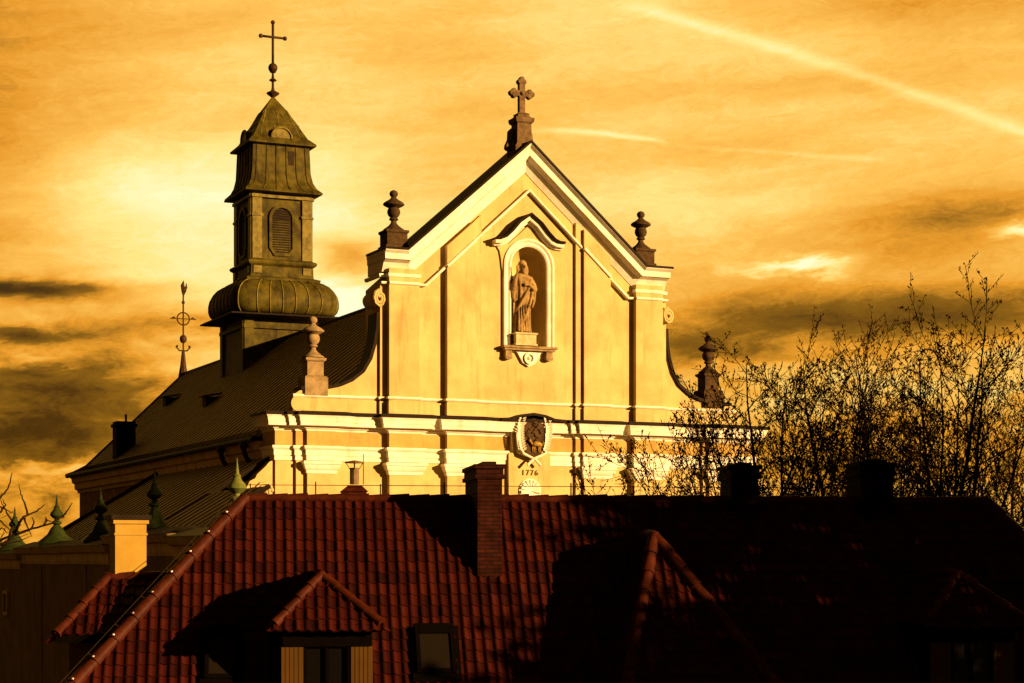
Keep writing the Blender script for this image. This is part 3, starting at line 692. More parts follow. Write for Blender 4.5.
q = MB(); q.tube([(T.x, T.y, 26.5), (T.x, T.y, 29.0)], .07, 6); q.tube([(T.x-.66, T.y, 28.22), (T.x+.66, T.y, 28.22)], .065, 6)
for p in ((T.x-.68, T.y, 28.22), (T.x+.68, T.y, 28.22), (T.x, T.y, 29.02)): q.ball(p, .12)
tpart(q, 'cross', M_IRON, True)

# ================================================================== ORNAMENTS STANDING ON THE CHURCH
def urn(s_, d_, base, label, hs=1., ped='low'):
    x, y = cw(s_, d_); r = thing('stone_urn', label, 'urn', (x, y), base, YAW, 'stone urns on the facade')
    p = MB(); z = base
    if ped == 'low':
        p.sq([(.46, z-.05), (.46, z+.1), (.40, z+.12), (.40, z+.55), (.45, z+.6), (.45, z+.68), (.3, z+.70)]); top = z+.70
    else:
        p.sq([(.44, z-.12), (.44, z+.55), (.38, z+.60), (.31, z+.62), (.31, z+1.12), (.38, z+1.18), (.40, z+1.26), (.28, z+1.3)]); top = z+1.30
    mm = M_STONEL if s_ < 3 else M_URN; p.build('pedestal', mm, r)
    h = MB(); Q = [(.46, 0), (.46, .05), (.36, .12), (.22, .24), (.13, .36), (.12, .46), (.20, .50), (.20, .56), (.15, .60), (.24, .70), (.29, .84), (.27, .98), (.22, 1.06), (.34, 1.12), (.46, 1.19), (.47, 1.26), (.38, 1.34), (.22, 1.44), (.13, 1.52), (.11, 1.58), (.17, 1.64), (.19, 1.74), (.15, 1.84), (.05, 1.90)]
    h.lathe([(a*(.88 if ped != 'low' else .86), top+b_*hs) for a, b_ in Q], 0, 0, 18); h.build('urn_body', mm, r, 40)
    return r
urn(4.88, .25, 11.52, 'brown stone urn on the left corner pier beside the left slope of the gable', .80)
urn(15.35, .25, 11.52, 'brown stone urn on the right corner pier beside the right slope of the gable', .80)
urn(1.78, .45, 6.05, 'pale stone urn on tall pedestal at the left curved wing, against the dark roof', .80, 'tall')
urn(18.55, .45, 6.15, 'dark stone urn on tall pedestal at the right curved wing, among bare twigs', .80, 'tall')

x, y = cw(10.02, .0)
gc = thing('stone_cross', 'dark stone cross with trefoil ends on a pedestal at the gable apex', 'cross', (x, y), 15.6, YAW)
p = MB(); p.sq([(.42, 15.45), (.42, 15.75), (.33, 15.82), (.31, 15.86), (.29, 16.62), (.36, 16.68), (.38, 16.76), (.38, 16.84), (.27, 16.88), (.22, 16.98), (.25, 17.01), (.16, 17.06)])
for y0 in (.0,):
    p.tube([(-.33-.06*t, .12, 16.45-.22*t+.07*sin(t*1.8)) for t in range(5)], [.07, .15, .11, .16, .12], 7)
    p.tube([(.33+.06*t, .12, 16.45-.22*t+.07*sin(t*1.8)) for t in range(5)], [.07, .13, .10, .14, .10], 7)
p.build('pedestal', M_STONE, gc)
c = MB(); c.box(-.115, .115, -.10, .10, 17.0, 18.30); c.box(-.34, .34, -.098, .098, 17.70, 17.92)
for cx_, cz_ in ((-.34, 17.81), (.34, 17.81), (0, 18.28)):
    for a in range(-1, 2):
        base_a = pi if cx_ < 0 else (0 if cx_ > 0 else pi/2)
        a2 = base_a+a*1.75; r_ = .105
        px_, pz_ = cx_+.085*cos(a2), cz_+.085*sin(a2)
        c.lathe([(r_*.8, -.115), (r_, -.09), (r_, .09), (r_*.8, .115)], 0, 0, 12)
        k0 = len(c.v)-48; c.v[k0:] = [(px_+q[0], q[2]*(1+.05*a), pz_+q[1]) for q in c.v[k0:]]
c.ball((0, -.10, 17.81), .09); c.build('cross', M_STONE, gc)

x, y = cw(CX, DE)
rfn = thing('ridge_finial', 'thin iron finial with ringed cross and ball on the far end of the nave ridge', 'finial', (x, y), 11.7, YAW)
q = MB(); q.lathe([(.34, 11.5), (.2, 12.3), (.10, 13.2)], 0, 0, 8); q.build('cone', M_IRON, rfn)
q = MB(); q.tube([(0, 0, 13.0), (0, 0, 16.9)], .05, 6); q.ball((0, 0, 14.0), .24, (1, 1, 1.15)); q.ball((0, 0, 16.35), .11); q.tube([(-.85, 0, 15.3), (.85, 0, 15.3)], [.03, .03], 5)
for sgn in (-1, 1):
    q.tube([(sgn*.82, 0, 15.3), (sgn*.6, 0, 15.36), (sgn*.5, 0, 15.3)], [.02, .08, .03], 5); q.tube([(0, 0, 13.25), (sgn*.25, 0, 13.25), (sgn*.42, 0, 13.45), (sgn*.36, 0, 13.6)], .05, 5); q.ball((sgn*.42, 0, 13.5), .08)
q.tube([(.40*cos(t*pi/10), 0, 15.3+.40*sin(t*pi/10)) for t in range(21)], .045, 5)
q.build('ringed_cross', M_IRON, rfn)
q = MB(); q.tube([(0, 0, 16.8), (.05, 0, 17.1), (-.05, 0, 17.45), (.02, 0, 17.75)], [.05, .17, .12, .02], 6); q.tube([(.05, 0, 17.05), (.2, 0, 17.3), (.2, 0, 17.6)], [.06, .08, .02], 5)
q.build('vane', M_IRON, rfn)

# ---- statue in the niche
x, y = cw(10.05, .02); SB = 8.10
st = thing('statue', 'stone statue of a robed bearded figure raising one hand in the arched facade niche', 'statue', (x, y), SB, YAW)
MB().sq([(.46, 8.10), (.46, 8.16), (.42, 8.18), (.42, 8.50), (.47, 8.53), (.47, 8.58), (.4, 8.6)]).build('plinth', M_TRIM2, st)
z0, H = 8.58, 2.78; bm_ = MB(); n = 40
secs = [(0, .36, .30), (.04, .37, .31), (.12, .34, .28), (.25, .32, .26), (.38, .325, .26), (.48, .335, .26), (.57, .325, .25), (.66, .315, .24), (.74, .35, .235), (.795, .36, .21), (.825, .24, .17), (.845, .13, .13), (.88, .11, .12)]
vs = []
for t, rx, ry in secs:
    for k in range(n):
        a = 2*pi*k/n; fold = (1-t)*.17*cos(7*a+4*t+1.2*sin(3*a))+.05*(1-t)*cos(13*a-6*t) if t < .78 else 0
        swing = .06*sin(t*3.2)
        vs.append((rx*(1+fold)*cos(a)+swing-.03, ry*(1+fold)*sin(a), z0+t*H))
m_ = len(secs); bm_.add(vs, [(i*n+k, i*n+(k+1) % n, (i+1)*n+(k+1) % n, (i+1)*n+k) for i in range(m_-1) for k in range(n)]+[tuple(range(n-1, -1, -1)), tuple(range((m_-1)*n, m_*n))])
hx, hy, hz = .03, -.04, z0+.925*H
bm_.ball((hx, hy, hz), .155, (1, 1.12, 1.38), 16, 12); bm_.ball((hx, hy+.06, hz+.06), .185, (1, 1.0, 1.2), 16, 10)           # head, hair
bm_.ball((hx, hy-.12, hz-.19), .10, (1, .9, 1.3)); bm_.tube([(hx, hy-.17, hz+.06), (hx, hy-.22, hz-.04)], [.02, .036], 6)     # beard, nose
for sgn in (-1, 1): bm_.tube([(hx+sgn*.17, hy+.06, hz+.05), (hx+sgn*.19, hy+.05, hz-.15), (hx+sgn*.15, hy+.03, hz-.32)], [.06, .07, .05], 6); bm_.tube([(hx+sgn*.10, hy-.155, hz+.075), (hx+sgn*.03, hy-.175, hz+.07)], .022, 5)
sh_z = z0+.78*H
bm_.tube([(-.30, 0, sh_z), (-.42, -.06, z0+.66*H), (-.44, -.16, z0+.60*H)], [.13, .13, .12], 10); bm_.tube([(-.44, -.16, z0+.60*H), (-.40, -.26, z0+.72*H), (-.34, -.32, z0+.82*H)], [.12, .085, .055], 9)
bm_.ball((-.33, -.33, z0+.855*H), .07, (.8, .6, 1.2))
for k in range(4): bm_.tube([(-.37+.028*k, -.34, z0+.875*H), (-.38+.033*k, -.34, z0+(.905+.012*(k in (1, 2)))*H), (-.38+.034*k, -.35, z0+(.925+.014*(k in (1, 2)))*H)], [.024, .022, .018], 6)
bm_.tube([(-.28, -.33, z0+.85*H), (-.24, -.36, z0+.875*H)], [.026, .02], 6)
bm_.tube([(.30, 0, sh_z), (.45, -.05, z0+.68*H), (.48, -.14, z0+.61*H)], [.13, .13, .12], 10); bm_.tube([(.48, -.14, z0+.61*H), (.34, -.27, z0+.63*H), (.18, -.31, z0+.665*H)], [.12, .085, .055], 9)
bm_.ball((.13, -.32, z0+.675*H), .065, (1.2, .6, .9))
for k in range(4): bm_.tube([(.09, -.33, z0+(.69-.011*k)*H), (.0, -.33, z0+(.695-.012*k)*H), (-.04, -.30, z0+(.693-.012*k)*H)], [.024, .022, .018], 6)
# mantle folds: diagonal swags and a hanging edge
bm_.tube([(.32, -.10, z0+.76*H), (.15, -.27, z0+.60*H), (-.12, -.31, z0+.44*H), (-.33, -.18, z0+.30*H)], [.07, .06, .06, .05], 8)
bm_.tube([(.38, -.16, z0+.60*H), (.22, -.30, z0+.42*H), (.02, -.33, z0+.24*H), (-.25, -.27, z0+.06*H)], [.07, .055, .055, .05], 8)
bm_.tube([(.44, -.16, z0+.60*H), (.42, -.16, z0+.45*H), (.37, -.16, z0+.36*H)], [.10, .08, .03], 8)
bm_.tube([(-.44, -.12, z0+.60*H), (-.42, -.14, z0+.5*H), (-.37, -.14, z0+.42*H)], [.12, .09, .03], 8)
for k in range(6): bm_.tube([(-.24+.09*k, -.25-.05*cos((k-2.5)*.5), z0+.40*H), (-.27+.10*k, -.28-.05*cos((k-2.5)*.5), z0+.02*H)], [.02, .045], 6)
so = bm_.build('figure', M_STATUE, st, True, recalc=True)
rm = so.modifiers.new('remesh', 'REMESH'); rm.mode = 'VOXEL'; rm.voxel_size = .022; rm.use_smooth_shade = True
smo = so.modifiers.new('smooth', 'SMOOTH'); smo.iterations = 1; smo.factor = .3

# ================================================================== CHURCHYARD WALL WITH COPPER PINNACLES
def wl(d_): return (-16.08-.41*d_, 64.92+.912*d_)
x, y = wl(-25.5); wd = thing('churchyard_wall', 'tall sooty plaster wall with moulded cornice and green copper pinnacles beside the church', 'wall', (x, y), GZ, YAW)
DD = lambda d_: d_+25.5        # local +y runs along the wall away from us
pd = [6.45, -1.9, -8.9, -15.8, -23.8]; bz = [.24, .44, .46, .70, .62]
bnd = [17.5, 2.4, -5.4, -12.3, -19.8, -26.5]
for i in range(5):
    d0, d1 = DD(bnd[i+1]), DD(bnd[i]); zt = bz[i]-.02
    q = MB(); q.box(-.45, .45, d0+.005, d1-.005, GZ, zt-.62); q.box(-.38, .38, d0+.01, d1-.01, zt-.62, zt-.12); q.build('wall_bay', M_OLDWALL, wd)
    pr = [(-.02, zt-.68), (.05, zt-.66), (.08, zt-.56), (.10, zt-.34), (.20, zt-.30), (.28, zt-.18), (.32, zt-.10), (-.02, zt-.08)]
    q = MB(); q.sweep([(.4, d0), (-.4, d0)][::-1][:0]+[(.42, d1-.01), (-.42, d1-.01), (-.42, d0+.01), (.42, d0+.01)], [(-o, h_) for o, h_ in pr], mp3)
    q = MB(); q.sweep([(.42, d1-.01), (-.42, d1-.01), (-.42, d0+.01), (.42, d0+.01)], [(o*-1, h_) for o, h_ in pr], mp3); 
    q = MB(); q.sweep([(-.42, d1-.01), (-.42, d0+.01), (.42, d0+.01)], pr, mp3); q.build('wall_cornice', M_OLDTRIM, wd)
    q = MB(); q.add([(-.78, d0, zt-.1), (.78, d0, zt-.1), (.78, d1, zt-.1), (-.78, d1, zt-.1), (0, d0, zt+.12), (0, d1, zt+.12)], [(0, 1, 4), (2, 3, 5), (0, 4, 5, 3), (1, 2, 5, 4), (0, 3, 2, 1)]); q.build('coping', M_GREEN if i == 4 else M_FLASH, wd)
    for dp in ((bnd[i]+bnd[i+1])/2,):
        q = MB(); yy = DD(dp); q.box(-.475, -.44, yy-.22, yy+.22, GZ, zt-.68); q.build('wall_strip', M_OLDWALL, wd)
    # pinnacle
    yy = DD(pd[i]); z = zt; k = [1.35, 1.3, 1.12, 1.0, 1.0][i]
    q = MB(); q.lathe([(.56*k, z-.15), (.54*k, z+.05), (.40*k, z+.18), (.25*k, z+.34), (.16*k, z+.54), (.10, z+.66), (.09, z+.70)], 0, yy, 8, pi/8)
    q.lathe([(.09, z+.66), (.17, z+.70), (.17, z+.76), (.09, z+.80), (.08, z+.86), (.15, z+.90), (.23, z+.98), (.21, z+1.06), (.12, z+1.16), (.085, z+1.24), (.10, z+1.27), (.055, z+1.31), (.03, z+1.5), (.008, z+1.68)], 0, yy, 12)
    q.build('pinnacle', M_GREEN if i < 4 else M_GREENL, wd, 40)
q = MB(); yy = DD(5.2); q.box(-.50, -.40, yy-.1, yy+.6, -2.05, -1.35); sw = q.build('small_window', M_DARK, wd)
q = MB(); q.sweep([(yy-.1, -2.05), (yy+.6, -2.05), (yy+.6, -1.35), (yy-.1, -1.35)], [(-.02, .44), (-.02, .54), (.1, .54), (.1, .44)], lambda a, b, h: (-h, a, b), True); q.build('window_frame', M_OLDTRIM, sw)

# ================================================================== FOREGROUND HOUSE
YR, ZR, TP = 38., 1.16, 1.313
PA = math.atan(TP); XL, XR = -5.32, 9.91
EV = -3.45                               # eaves height
AE = (ZR-EV)/TP; AL = AE*1.16                          # plan distance ridge to eaves
house = thing('house', 'red pantiled house with hipped roof, dormers and brick chimneys before the church', 'house', (2., YR), GZ, radians(8))
HM = Matrix.Translation((-2., -YR, 0))   # house meshes are laid out in world metres, then moved to the Empty
def hb(mb, name, m, parent=None, smooth=False):
    mb.xform(HM); return mb.build(name, m, parent or house, smooth)
TW, TL = .195, .262
def tile_plane(O, U, Wd, width, length, clips=(), a0=0.):
    """overlapping pantiles on the plane O + a*U + b*W, clipped by planes (point, normal out)"""
    O, U, Wd = Vector(O), Vector(U).normalized(), Vector(Wd).normalized(); N = U.cross(Wd)
    if N.z < 0: N = -N
    S = 8; na = int(width/TW)+1; nb = int(length/TL)+1
    bm = bmesh.new(); uvl = bm.loops.layers.uv.new('UVMap')
    prof = [(.022*cos(2*pi*k/S)+.006*cos(4*pi*k/S)) for k in range(S)]
    rj = random.Random(int(abs(O.x*100+O.z*10))+5)
    for j in range(nb):
        jit = [(rj.uniform(-.012, .012), rj.uniform(-.006, .007)) for _ in range(na+1)]
        for (b0, b1, h0, h1) in ((j*TL, (j+1)*TL+.012, .0, .034), ((j+1)*TL+.012, (j+1)*TL+.012, .034, .0)):
            r0, r1 = [], []
            for k in range(na*S+1):
                a = a0+k*TW/S; pr = prof[k % S]; jb, jh = jit[k//S]
                r0.append(bm.verts.new(O+U*a+Wd*(b0+(jb if b0 == b1 else 0))+N*(pr+h0+(jh if b0 == b1 else 0)))); r1.append(bm.verts.new(O+U*a+Wd*(b1+jb)+N*(pr+h1+jh*(h1 > 0))))
            for k in range(na*S):
                f = bm.faces.new((r0[k], r0[k+1], r1[k+1], r1[k])); f.smooth = True
                for lp in f.loops: lp[uvl].uv = (k//S+.5, j+.5)
    for (p, nrm) in clips:
        bmesh.ops.bisect_plane(bm, geom=bm.verts[:]+bm.edges[:]+bm.faces[:], dist=1e-5, plane_co=Vector(p), plane_no=Vector(nrm), clear_outer=True)
    return bm
def bm_join(bms):
    out = bms[0]
    for b in bms[1:]:
        t = bpy.data.meshes.new('t'); b.to_mesh(t); b.free(); out.from_mesh(t); bpy.data.meshes.remove(t)
    return out
def tile_obj(bms, name, parent):
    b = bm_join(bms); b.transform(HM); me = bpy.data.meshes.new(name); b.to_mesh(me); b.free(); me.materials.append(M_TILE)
    o = bpy.data.objects.new(name, me); COL.objects.link(o); o.parent = parent
    if parent is house: o.location.z = -GZ
    return o
def hipn(p, q, inside):
    """vertical clip plane through p and q; normal points away from `inside`"""
    p, q = Vector(p), Vector(q); d = q-p; n = Vector((d.y, -d.x, 0)).normalized()
    if n.dot(Vector(inside)-p) > 0: n = -n
    return (p, n)
LF, RF = (XL-AL, YR-AE, EV), (XR+AE, YR-AE, EV); LB, RB = (XL-AL, YR+AE, EV), (XR+AE, YR+AE, EV)
RL, RRr = (XL, YR, ZR), (XR, YR, ZR); mid = (2, YR-1.5, 0)
SL = sqrt(AE*AE+(ZR-EV)**2)+.1
cosP, sinP = cos(PA), sin(PA); PL = math.atan(TP/1.16); cosL, sinL = cos(PL), sin(PL)
# wing geometry first (the front slope is cut where the wing meets it only visually, the wing lies above it)
front = tile_plane((XL-AL-.2, YR, ZR), (1, 0, 0), (0, -cosP, -sinP), XR-XL+AE+AL+.4, SL, (hipn(RL, LF, mid), hipn(RRr, RF, mid)))
left = tile_plane((XL, YR+AE+.2, ZR), (0, -1, 0), (-cosL, 0, -sinL), 2*AE+.4, SL*1.1, (hipn(RL, LF, (XL-2, YR, 0)), hipn(RL, LB, (XL-2, YR, 0))))
right = tile_plane((XR, YR-AE-.2, ZR), (0, 1, 0), (cosP, 0, -sinP), 2*AE+.4, SL, (hipn(RRr, RF, (XR+2, YR, 0)), hipn(RRr, RB, (XR+2, YR, 0))))
back = tile_plane((XR+AE+.2, YR, ZR), (-1, 0, 0), (0, cosP, -sinP), XR-XL+AE+AL+.4, SL, (hipn(RL, LB, (2, YR+1.5, 0)), hipn(RRr, RB, (2, YR+1.5, 0))))
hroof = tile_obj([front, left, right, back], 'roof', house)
q = MB(); q.box(XL-AL+.35, XR+AE-.35, YR-AE+.35, YR+AE-.35, GZ, EV+.1); hb(q, 'house_wall', M_CREAM)
# roof deck under the tiles
q = MB(); k = .06; q.add([(LF[0], LF[1], EV-k), (RF[0], RF[1], EV-k), (RB[0], RB[1], EV-k), (LB[0], LB[1], EV-k), (XL, YR, ZR-k), (XR, YR, ZR-k)], [(0, 1, 5, 4), (1, 2, 5), (2, 3, 4, 5), (3, 0, 4), (0, 3, 2, 1)])
hb(q, 'roof_deck', M_WOOD, hroof)
def ridge_row(mb, p0, p1, r=.125, step=.40, clips=None):
    p0, p1 = Vector(p0), Vector(p1); d = (p1-p0); L = d.length; d.normalize(); n = max(1, int(L/step))
    for i in range(n):
        a, b = p0+d*(L*i/n-.02), p0+d*(L*(i+1)/n+.03)
        j = random.uniform(-.008, .008)
        mb.tube([a+Vector((0, 0, j)), a+d*.06+Vector((0, 0, j)), b+Vector((0, 0, j+.012))], [r*1.0, r*.97, r*1.14], 10)
        if clips is not None: clips.append(b+Vector((.0, -.06, r*1.0)))
    return mb
rd = MB(); cl = []
ridge_row(rd, RL, RRr, .085); ridge_row(rd, RL, LF, .12, .56, cl); ridge_row(rd, RRr, RF, .13, .46); ridge_row(rd, RL, LB); ridge_row(rd, RRr, RB)
rdo = hb(rd, 'ridge_tile', M_RIDGE, hroof, 50)
for c_ in cl: q = MB(); q.ball(c_, .026, (1.3, 1, 1), 8, 5); hb(q, 'ridge_clip', M_CLIP, hroof, True)
# lightning wire on small posts along the ridge and down the left hip
lw = MB(); xx = XL+.1
lw.tube([(XL+.05, YR, ZR+.26), (XR, YR, ZR+.26)], .010, 4)
while xx < XR: lw.tube([(xx, YR, ZR+.08), (xx, YR, ZR+.33 if int(xx*10) % 2 else ZR+.29)], .018, 4); xx += 1.28
p, q_ = Vector(RL), Vector(LF); o_ = Vector((-.12, 0, .16))
lw.tube([p+o_, q_+o_], .006, 4)
for i in range(1, 9): a = p.lerp(q_, i/9); lw.tube([a+Vector((0, 0, .1)), a+o_], .008, 4)
hb(lw, 'lightning_wire', M_WIRE)

# brick chimneys
def chimney(x0, x1, y0, y1, zb, zt, m, cap=.06, name='chimney', pipe=False):
    q = MB(); q.box(x0, x1, y0, y1, zb, zt-.28); q.box(x0-cap, x1+cap, y0-cap, y1+cap, zt-.28, zt-.20); q.box(x0-cap*.4, x1+cap*.4, y0-cap*.4, y1+cap*.4, zt-.20, zt-.08); q.box(x0-cap*1.1, x1+cap*1.1, y0-cap*1.1, y1+cap*1.1, zt-.08, zt)
    o = hb(q, name, m, hroof)
    q = MB(); q.box(x0+.1, x1-.1, y0+.1, y1-.1, zt+.0, zt+.05); 
    for i in range(3): xx = x0+.15+(x1-x0-.3)*i/2; q.tube([(xx, y0+.15, zt), (xx, y0+.15, zt+.06)], .05, 6)
    hb(q, 'chimney_cap', M_FLASH, o); return o
chimney(-.86, -.38, 36.8, 38.9, -1.2, 1.80, M_BRICK, .055)
chimney(4.42, 4.98, 37.7, 38.6, .4, 1.86, M_BRICKD)
chimney(7.13, 7.83, 37.7, 38.6, .4, 1.94, M_BRICKD, .05)
# rendered chimney on the left hip, turned a little to the sun
q = MB(); w2 = .30
q.box(-w2, w2, -w2, w2, -2.9, .62); q.box(-w2-.04, w2+.04, -w2-.04, w2+.04, .62, .70); q.box(-w2-.02, w2+.02, -w2-.02, w2+.02, .40, .44)
RCM = Matrix.Translation((-7.57, 37.8, .02)) @ Matrix.Rotation(radians(14), 4, 'Z')
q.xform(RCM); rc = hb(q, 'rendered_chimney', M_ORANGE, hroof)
q = MB(); q.box(-w2-.08, w2+.08, -w2-.08, w2+.08, .70, .79); q.xform(RCM); hb(q, 'chimney_cap', M_FLASH, rc)
# small flue stack behind the ridge
q = MB(); q.add([(-3.45, 38.0, 1.3), (-2.9, 38.0, 1.3), (-2.9, 38.6, 1.3), (-3.45, 38.6, 1.3), (-3.3, 38.1, 1.42), (-3.02, 38.1, 1.42), (-3.02, 38.4, 1.42), (-3.3, 38.4, 1.42)], [(0, 1, 5, 4), (1, 2, 6, 5), (2, 3, 7, 6), (3, 0, 4, 7), (4, 5, 6, 7)]); q.box(-3.42, -2.93, 38.05, 38.55, .9, 1.31)
fs = hb(q, 'flue_stack', M_RIDGE, hroof)
q = MB(); q.tube([(-3.16, 38.25, 1.45), (-3.16, 38.25, 1.78)], .095, 10); q.lathe([(.02, 1.93), (.19, 1.90), (.20, 1.875), (.02, 1.87)], -3.16, 38.25, 12)
for a in range(4): q.tube([(-3.16+.09*cos(a*pi/2), 38.25+.09*sin(a*pi/2), 1.75), (-3.16+.17*cos(a*pi/2), 38.25+.17*sin(a*pi/2), 1.88)], .012, 4)
hb(q, 'flue_pipe', M_ZINC, fs)
q = MB(); q.tube([(-2.98, 38.3, 1.45), (-2.98, 38.3, 2.06)], .012, 4); hb(q, 'aerial', M_IRON, fs)
# copper finial over the left end of the ridge is part of the churchyard wall behind

# dormer with hipped pantile roof
def dormer(cx, lit):
    zA, zE, hw = -.33, -1.19, .94; yF = 34.45; yA = 35.2
    A = (cx-.08, yA, zA); L = (cx-hw, yF, zE); Rr = (cx+hw, yF, zE)
    yw = 34.68
    def roof_y(z): return YR-(ZR-z)/TP
    zb = -3.05; yB = roof_y(zA)+.3
    q = MB(); q.add([A, L, Rr, (A[0], yB, zA-.05), (L[0], roof_y(zE)+.1, zE-.02), (Rr[0], roof_y(zE)+.1, zE-.02)], [(0, 1, 2), (0, 3, 4, 1), (0, 2, 5, 3)]); q.v = [(x, y, z-.05) for x, y, z in q.v]; root = hb(q, 'dormer', M_WOOD)
    for sgn in (-1, 1):
        x = cx+sgn*(hw-.15); d = MB()
        d.add([(x, yw, zE+.02), (x, yw, zb), (x, roof_y(zb)+.1, zb), (x, roof_y(zE)+.2, zE+.02)], [(0, 1, 2, 3)])
        hb(d, 'cheek', M_WOOD, root)
    q = MB(); q.box(cx-hw-.02, cx+hw+.02, yF-.03, yF+1.2, zE-.16, zE-.02); q.box(cx-hw+.14, cx+hw-.14, yw-.04, yw+.1, zE-.42, zE-.16); hb(q, 'eaves_board', M_WOOD, root)
    for sgn in (-1, 1):
        x0, x1 = sorted((cx+sgn*.82, cx+sgn*.43))
        q = MB(); q.box(x0, x1, yw, yw+.06, zb, zE-.42)
        for k in range(1, 5): q.box(x0+(x1-x0)*k/5-.006, x0+(x1-x0)*k/5+.006, yw-.008, yw, zb, zE-.42)
        hb(q, 'side_panel', M_PANEL, root)
    q = MB(); q.box(cx-.43, cx+.43, yw+.10, yw+.12, zb, zE-.40); win = hb(q, 'window', M_GLASS, root)
    q = MB(); q.box(cx-.43, cx-.37, yw+.02, yw+.10, zb, zE-.42); q.box(cx+.37, cx+.43, yw+.02, yw+.10, zb, zE-.42); q.box(cx-.03, cx+.03, yw+.03, yw+.10, zb, zE-.42); hb(q, 'window_frame', M_WOOD, root)
    # front hip face
    fv = Vector((0, yF-yA, zE-zA)); ln = fv.length
    f1 = tile_plane((cx-hw-.2, yA, zA), (1, 0, 0), fv, 2*hw+.4, ln-.03, (hipn(A, L, (cx, yF, 0)), hipn(A, Rr, (cx, yF, 0))))
    sv_ = Vector((-hw, 0, zE-zA)); lnS = sv_.length
    f2 = tile_plane((cx-.08, yB+.6, zA), (0, -1, 0), (-hw+.08, 0, zE-zA), yB-yF+.9, lnS, (hipn(A, L, (cx-hw, yF+1, 0)), ((0, YR, ZR), (0, sinP*1., -cosP)),))
    f3 = tile_plane((cx-.08, yF-.3, zA), (0, 1, 0), (hw+.08, 0, zE-zA), yB-yF+.9, lnS, (hipn(A, Rr, (cx+hw, yF+1, 0)), ((0, YR, ZR), (0, sinP*1., -cosP)),))
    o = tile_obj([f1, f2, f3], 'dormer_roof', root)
    r = MB(); ridge_row(r, A, L, .085, .34); ridge_row(r, A, Rr, .085, .34); ridge_row(r, A, (cx-.08, yB, zA), .085, .34); hb(r, 'dormer_ridge', M_RIDGE, root, 50)
    return root
dormer(-3.85, True); dormer(8.32, False)

# front hipped wing
A = (2.45, 36.0, .40); L = (1.15, 33.25, EV); Rr = (5.05, 33.25, EV); yB = YR-(ZR-.40)/TP+.1
fv = Vector((0, 33.25-36.0, EV-.40)); cl_ = ((0, YR, ZR), (0, sinP, -cosP))
f1 = tile_plane((.6, 36.0, .40), (1, 0, 0), fv, 5.4, fv.length, (hipn(A, L, (3.5, 33.3, 0)), hipn(A, Rr, (3.5, 33.3, 0))))
f2 = tile_plane((A[0], yB+.8, .40), (0, -1, 0), (L[0]-A[0], 0, EV-.40), 5.5, sqrt((L[0]-A[0])**2+(EV-.40)**2), (hipn(A, L, (1.5, 36, 0)), cl_))
f3 = tile_plane((A[0], 32.6, .40), (0, 1, 0), (Rr[0]-A[0], 0, EV-.40), 6., sqrt((Rr[0]-A[0])**2+(EV-.40)**2), (hipn(A, Rr, (6, 36, 0)), cl_))
q = MB(); q.box(1.4, 4.8, 33.5, 36.5, GZ, EV+.05); wing = hb(q, 'front_wing', M_CREAM)
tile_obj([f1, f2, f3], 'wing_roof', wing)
q = MB(); ridge_row(q, A, L, .12, .42); ridge_row(q, A, Rr, .12, .42); ridge_row(q, A, (A[0], yB, .40), .12, .42); hb(q, 'wing_ridge', M_RIDGE, wing, 50)

# side bay on the left hip
A = (-7.92, 37.5, -.38); L = (-8.78, 36.35, -1.42); LBk = (-8.78, 38.65, -1.42)
fv = Vector((0, 36.35-37.5, -1.42+.38)); xr_ = -5.6
hip_cl = ((XL, YR, ZR), (sinL, 0, -cosL))
f1 = tile_plane((-9.2, 37.5, -.38), (1, 0, 0), fv, 3.6, fv.length, (hipn(A, L, (-7, 36.5, 0)), hip_cl))
f2 = tile_plane((-5.6, 37.5, -.38), (-1, 0, 0), (0, 1.15, -1.04), 3.6, fv.length, (hipn(A, LBk, (-7, 38.6, 0)), hip_cl))
f3 = tile_plane((A[0], 38.9, -.38), (0, -1, 0), (L[0]-A[0], 0, -1.04), 2.8, sqrt((L[0]-A[0])**2+1.06**2), (hipn(A, L, (-9, 37.5, 0)), hipn(A, LBk, (-9, 37.5, 0))))
q = MB(); q.box(-8.58, -6.3, 36.62, 38.4, GZ, -1.5); bay = hb(q, 'side_bay', M_CREAM)
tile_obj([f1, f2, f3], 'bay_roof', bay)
q = MB(); q.box(-8.80, -6.6, 36.33, 38.68, -1.60, -1.46); hb(q, 'eaves_board', M_WOOD, bay)
q = MB(); ridge_row(q, A, L, .09, .36); ridge_row(q, A, LBk, .09, .36); ridge_row(q, A, (-6.5, 37.5, -.38), .09, .36); hb(q, 'bay_ridge', M_RIDGE, bay, 50)

# roof windows lying in the front slope
def skylight(x0, x1, zt, zb, blind):
    def P(x, z, h): y = YR-(ZR-z)/TP; return (x, y-sinP*h, z+cosP*h)
    def slab(mb, xa, xb, za, zb_, h0, h1): mb.add([P(x, z, h) for h in (h0, h1) for z in (za, zb_) for x in (xa, xb)], [(0, 2, 3, 1), (4, 5, 7, 6), (0, 1, 5, 4), (2, 6, 7, 3), (0, 4, 6, 2), (1, 3, 7, 5)])
    q = MB(); t = .075
    slab(q, x0, x0+t, zt, zb, -.03, .12); slab(q, x1-t, x1, zt, zb, -.03, .12); slab(q, x0+t, x1-t, zt, zt-t*1.6, -.03, .13); slab(q, x0+t, x1-t, zb+t, zb, -.03, .10)
    slab(q, x0-.09, x0, zt+.05, zb-.12, -.02, .055); slab(q, x1, x1+.09, zt+.05, zb-.12, -.02, .055); slab(q, x0, x1, zt+.09, zt, -.02, .07); slab(q, x0-.09, x1+.09, zb, zb-.14, -.02, .06)
    r = hb(q, 'roof_window', M_WOOD)
    q = MB(); slab(q, x0+t, x1-t, zt-t*1.6, zb+t, .075, .09); hb(q, 'pane', M_BLIND, r)
    return r
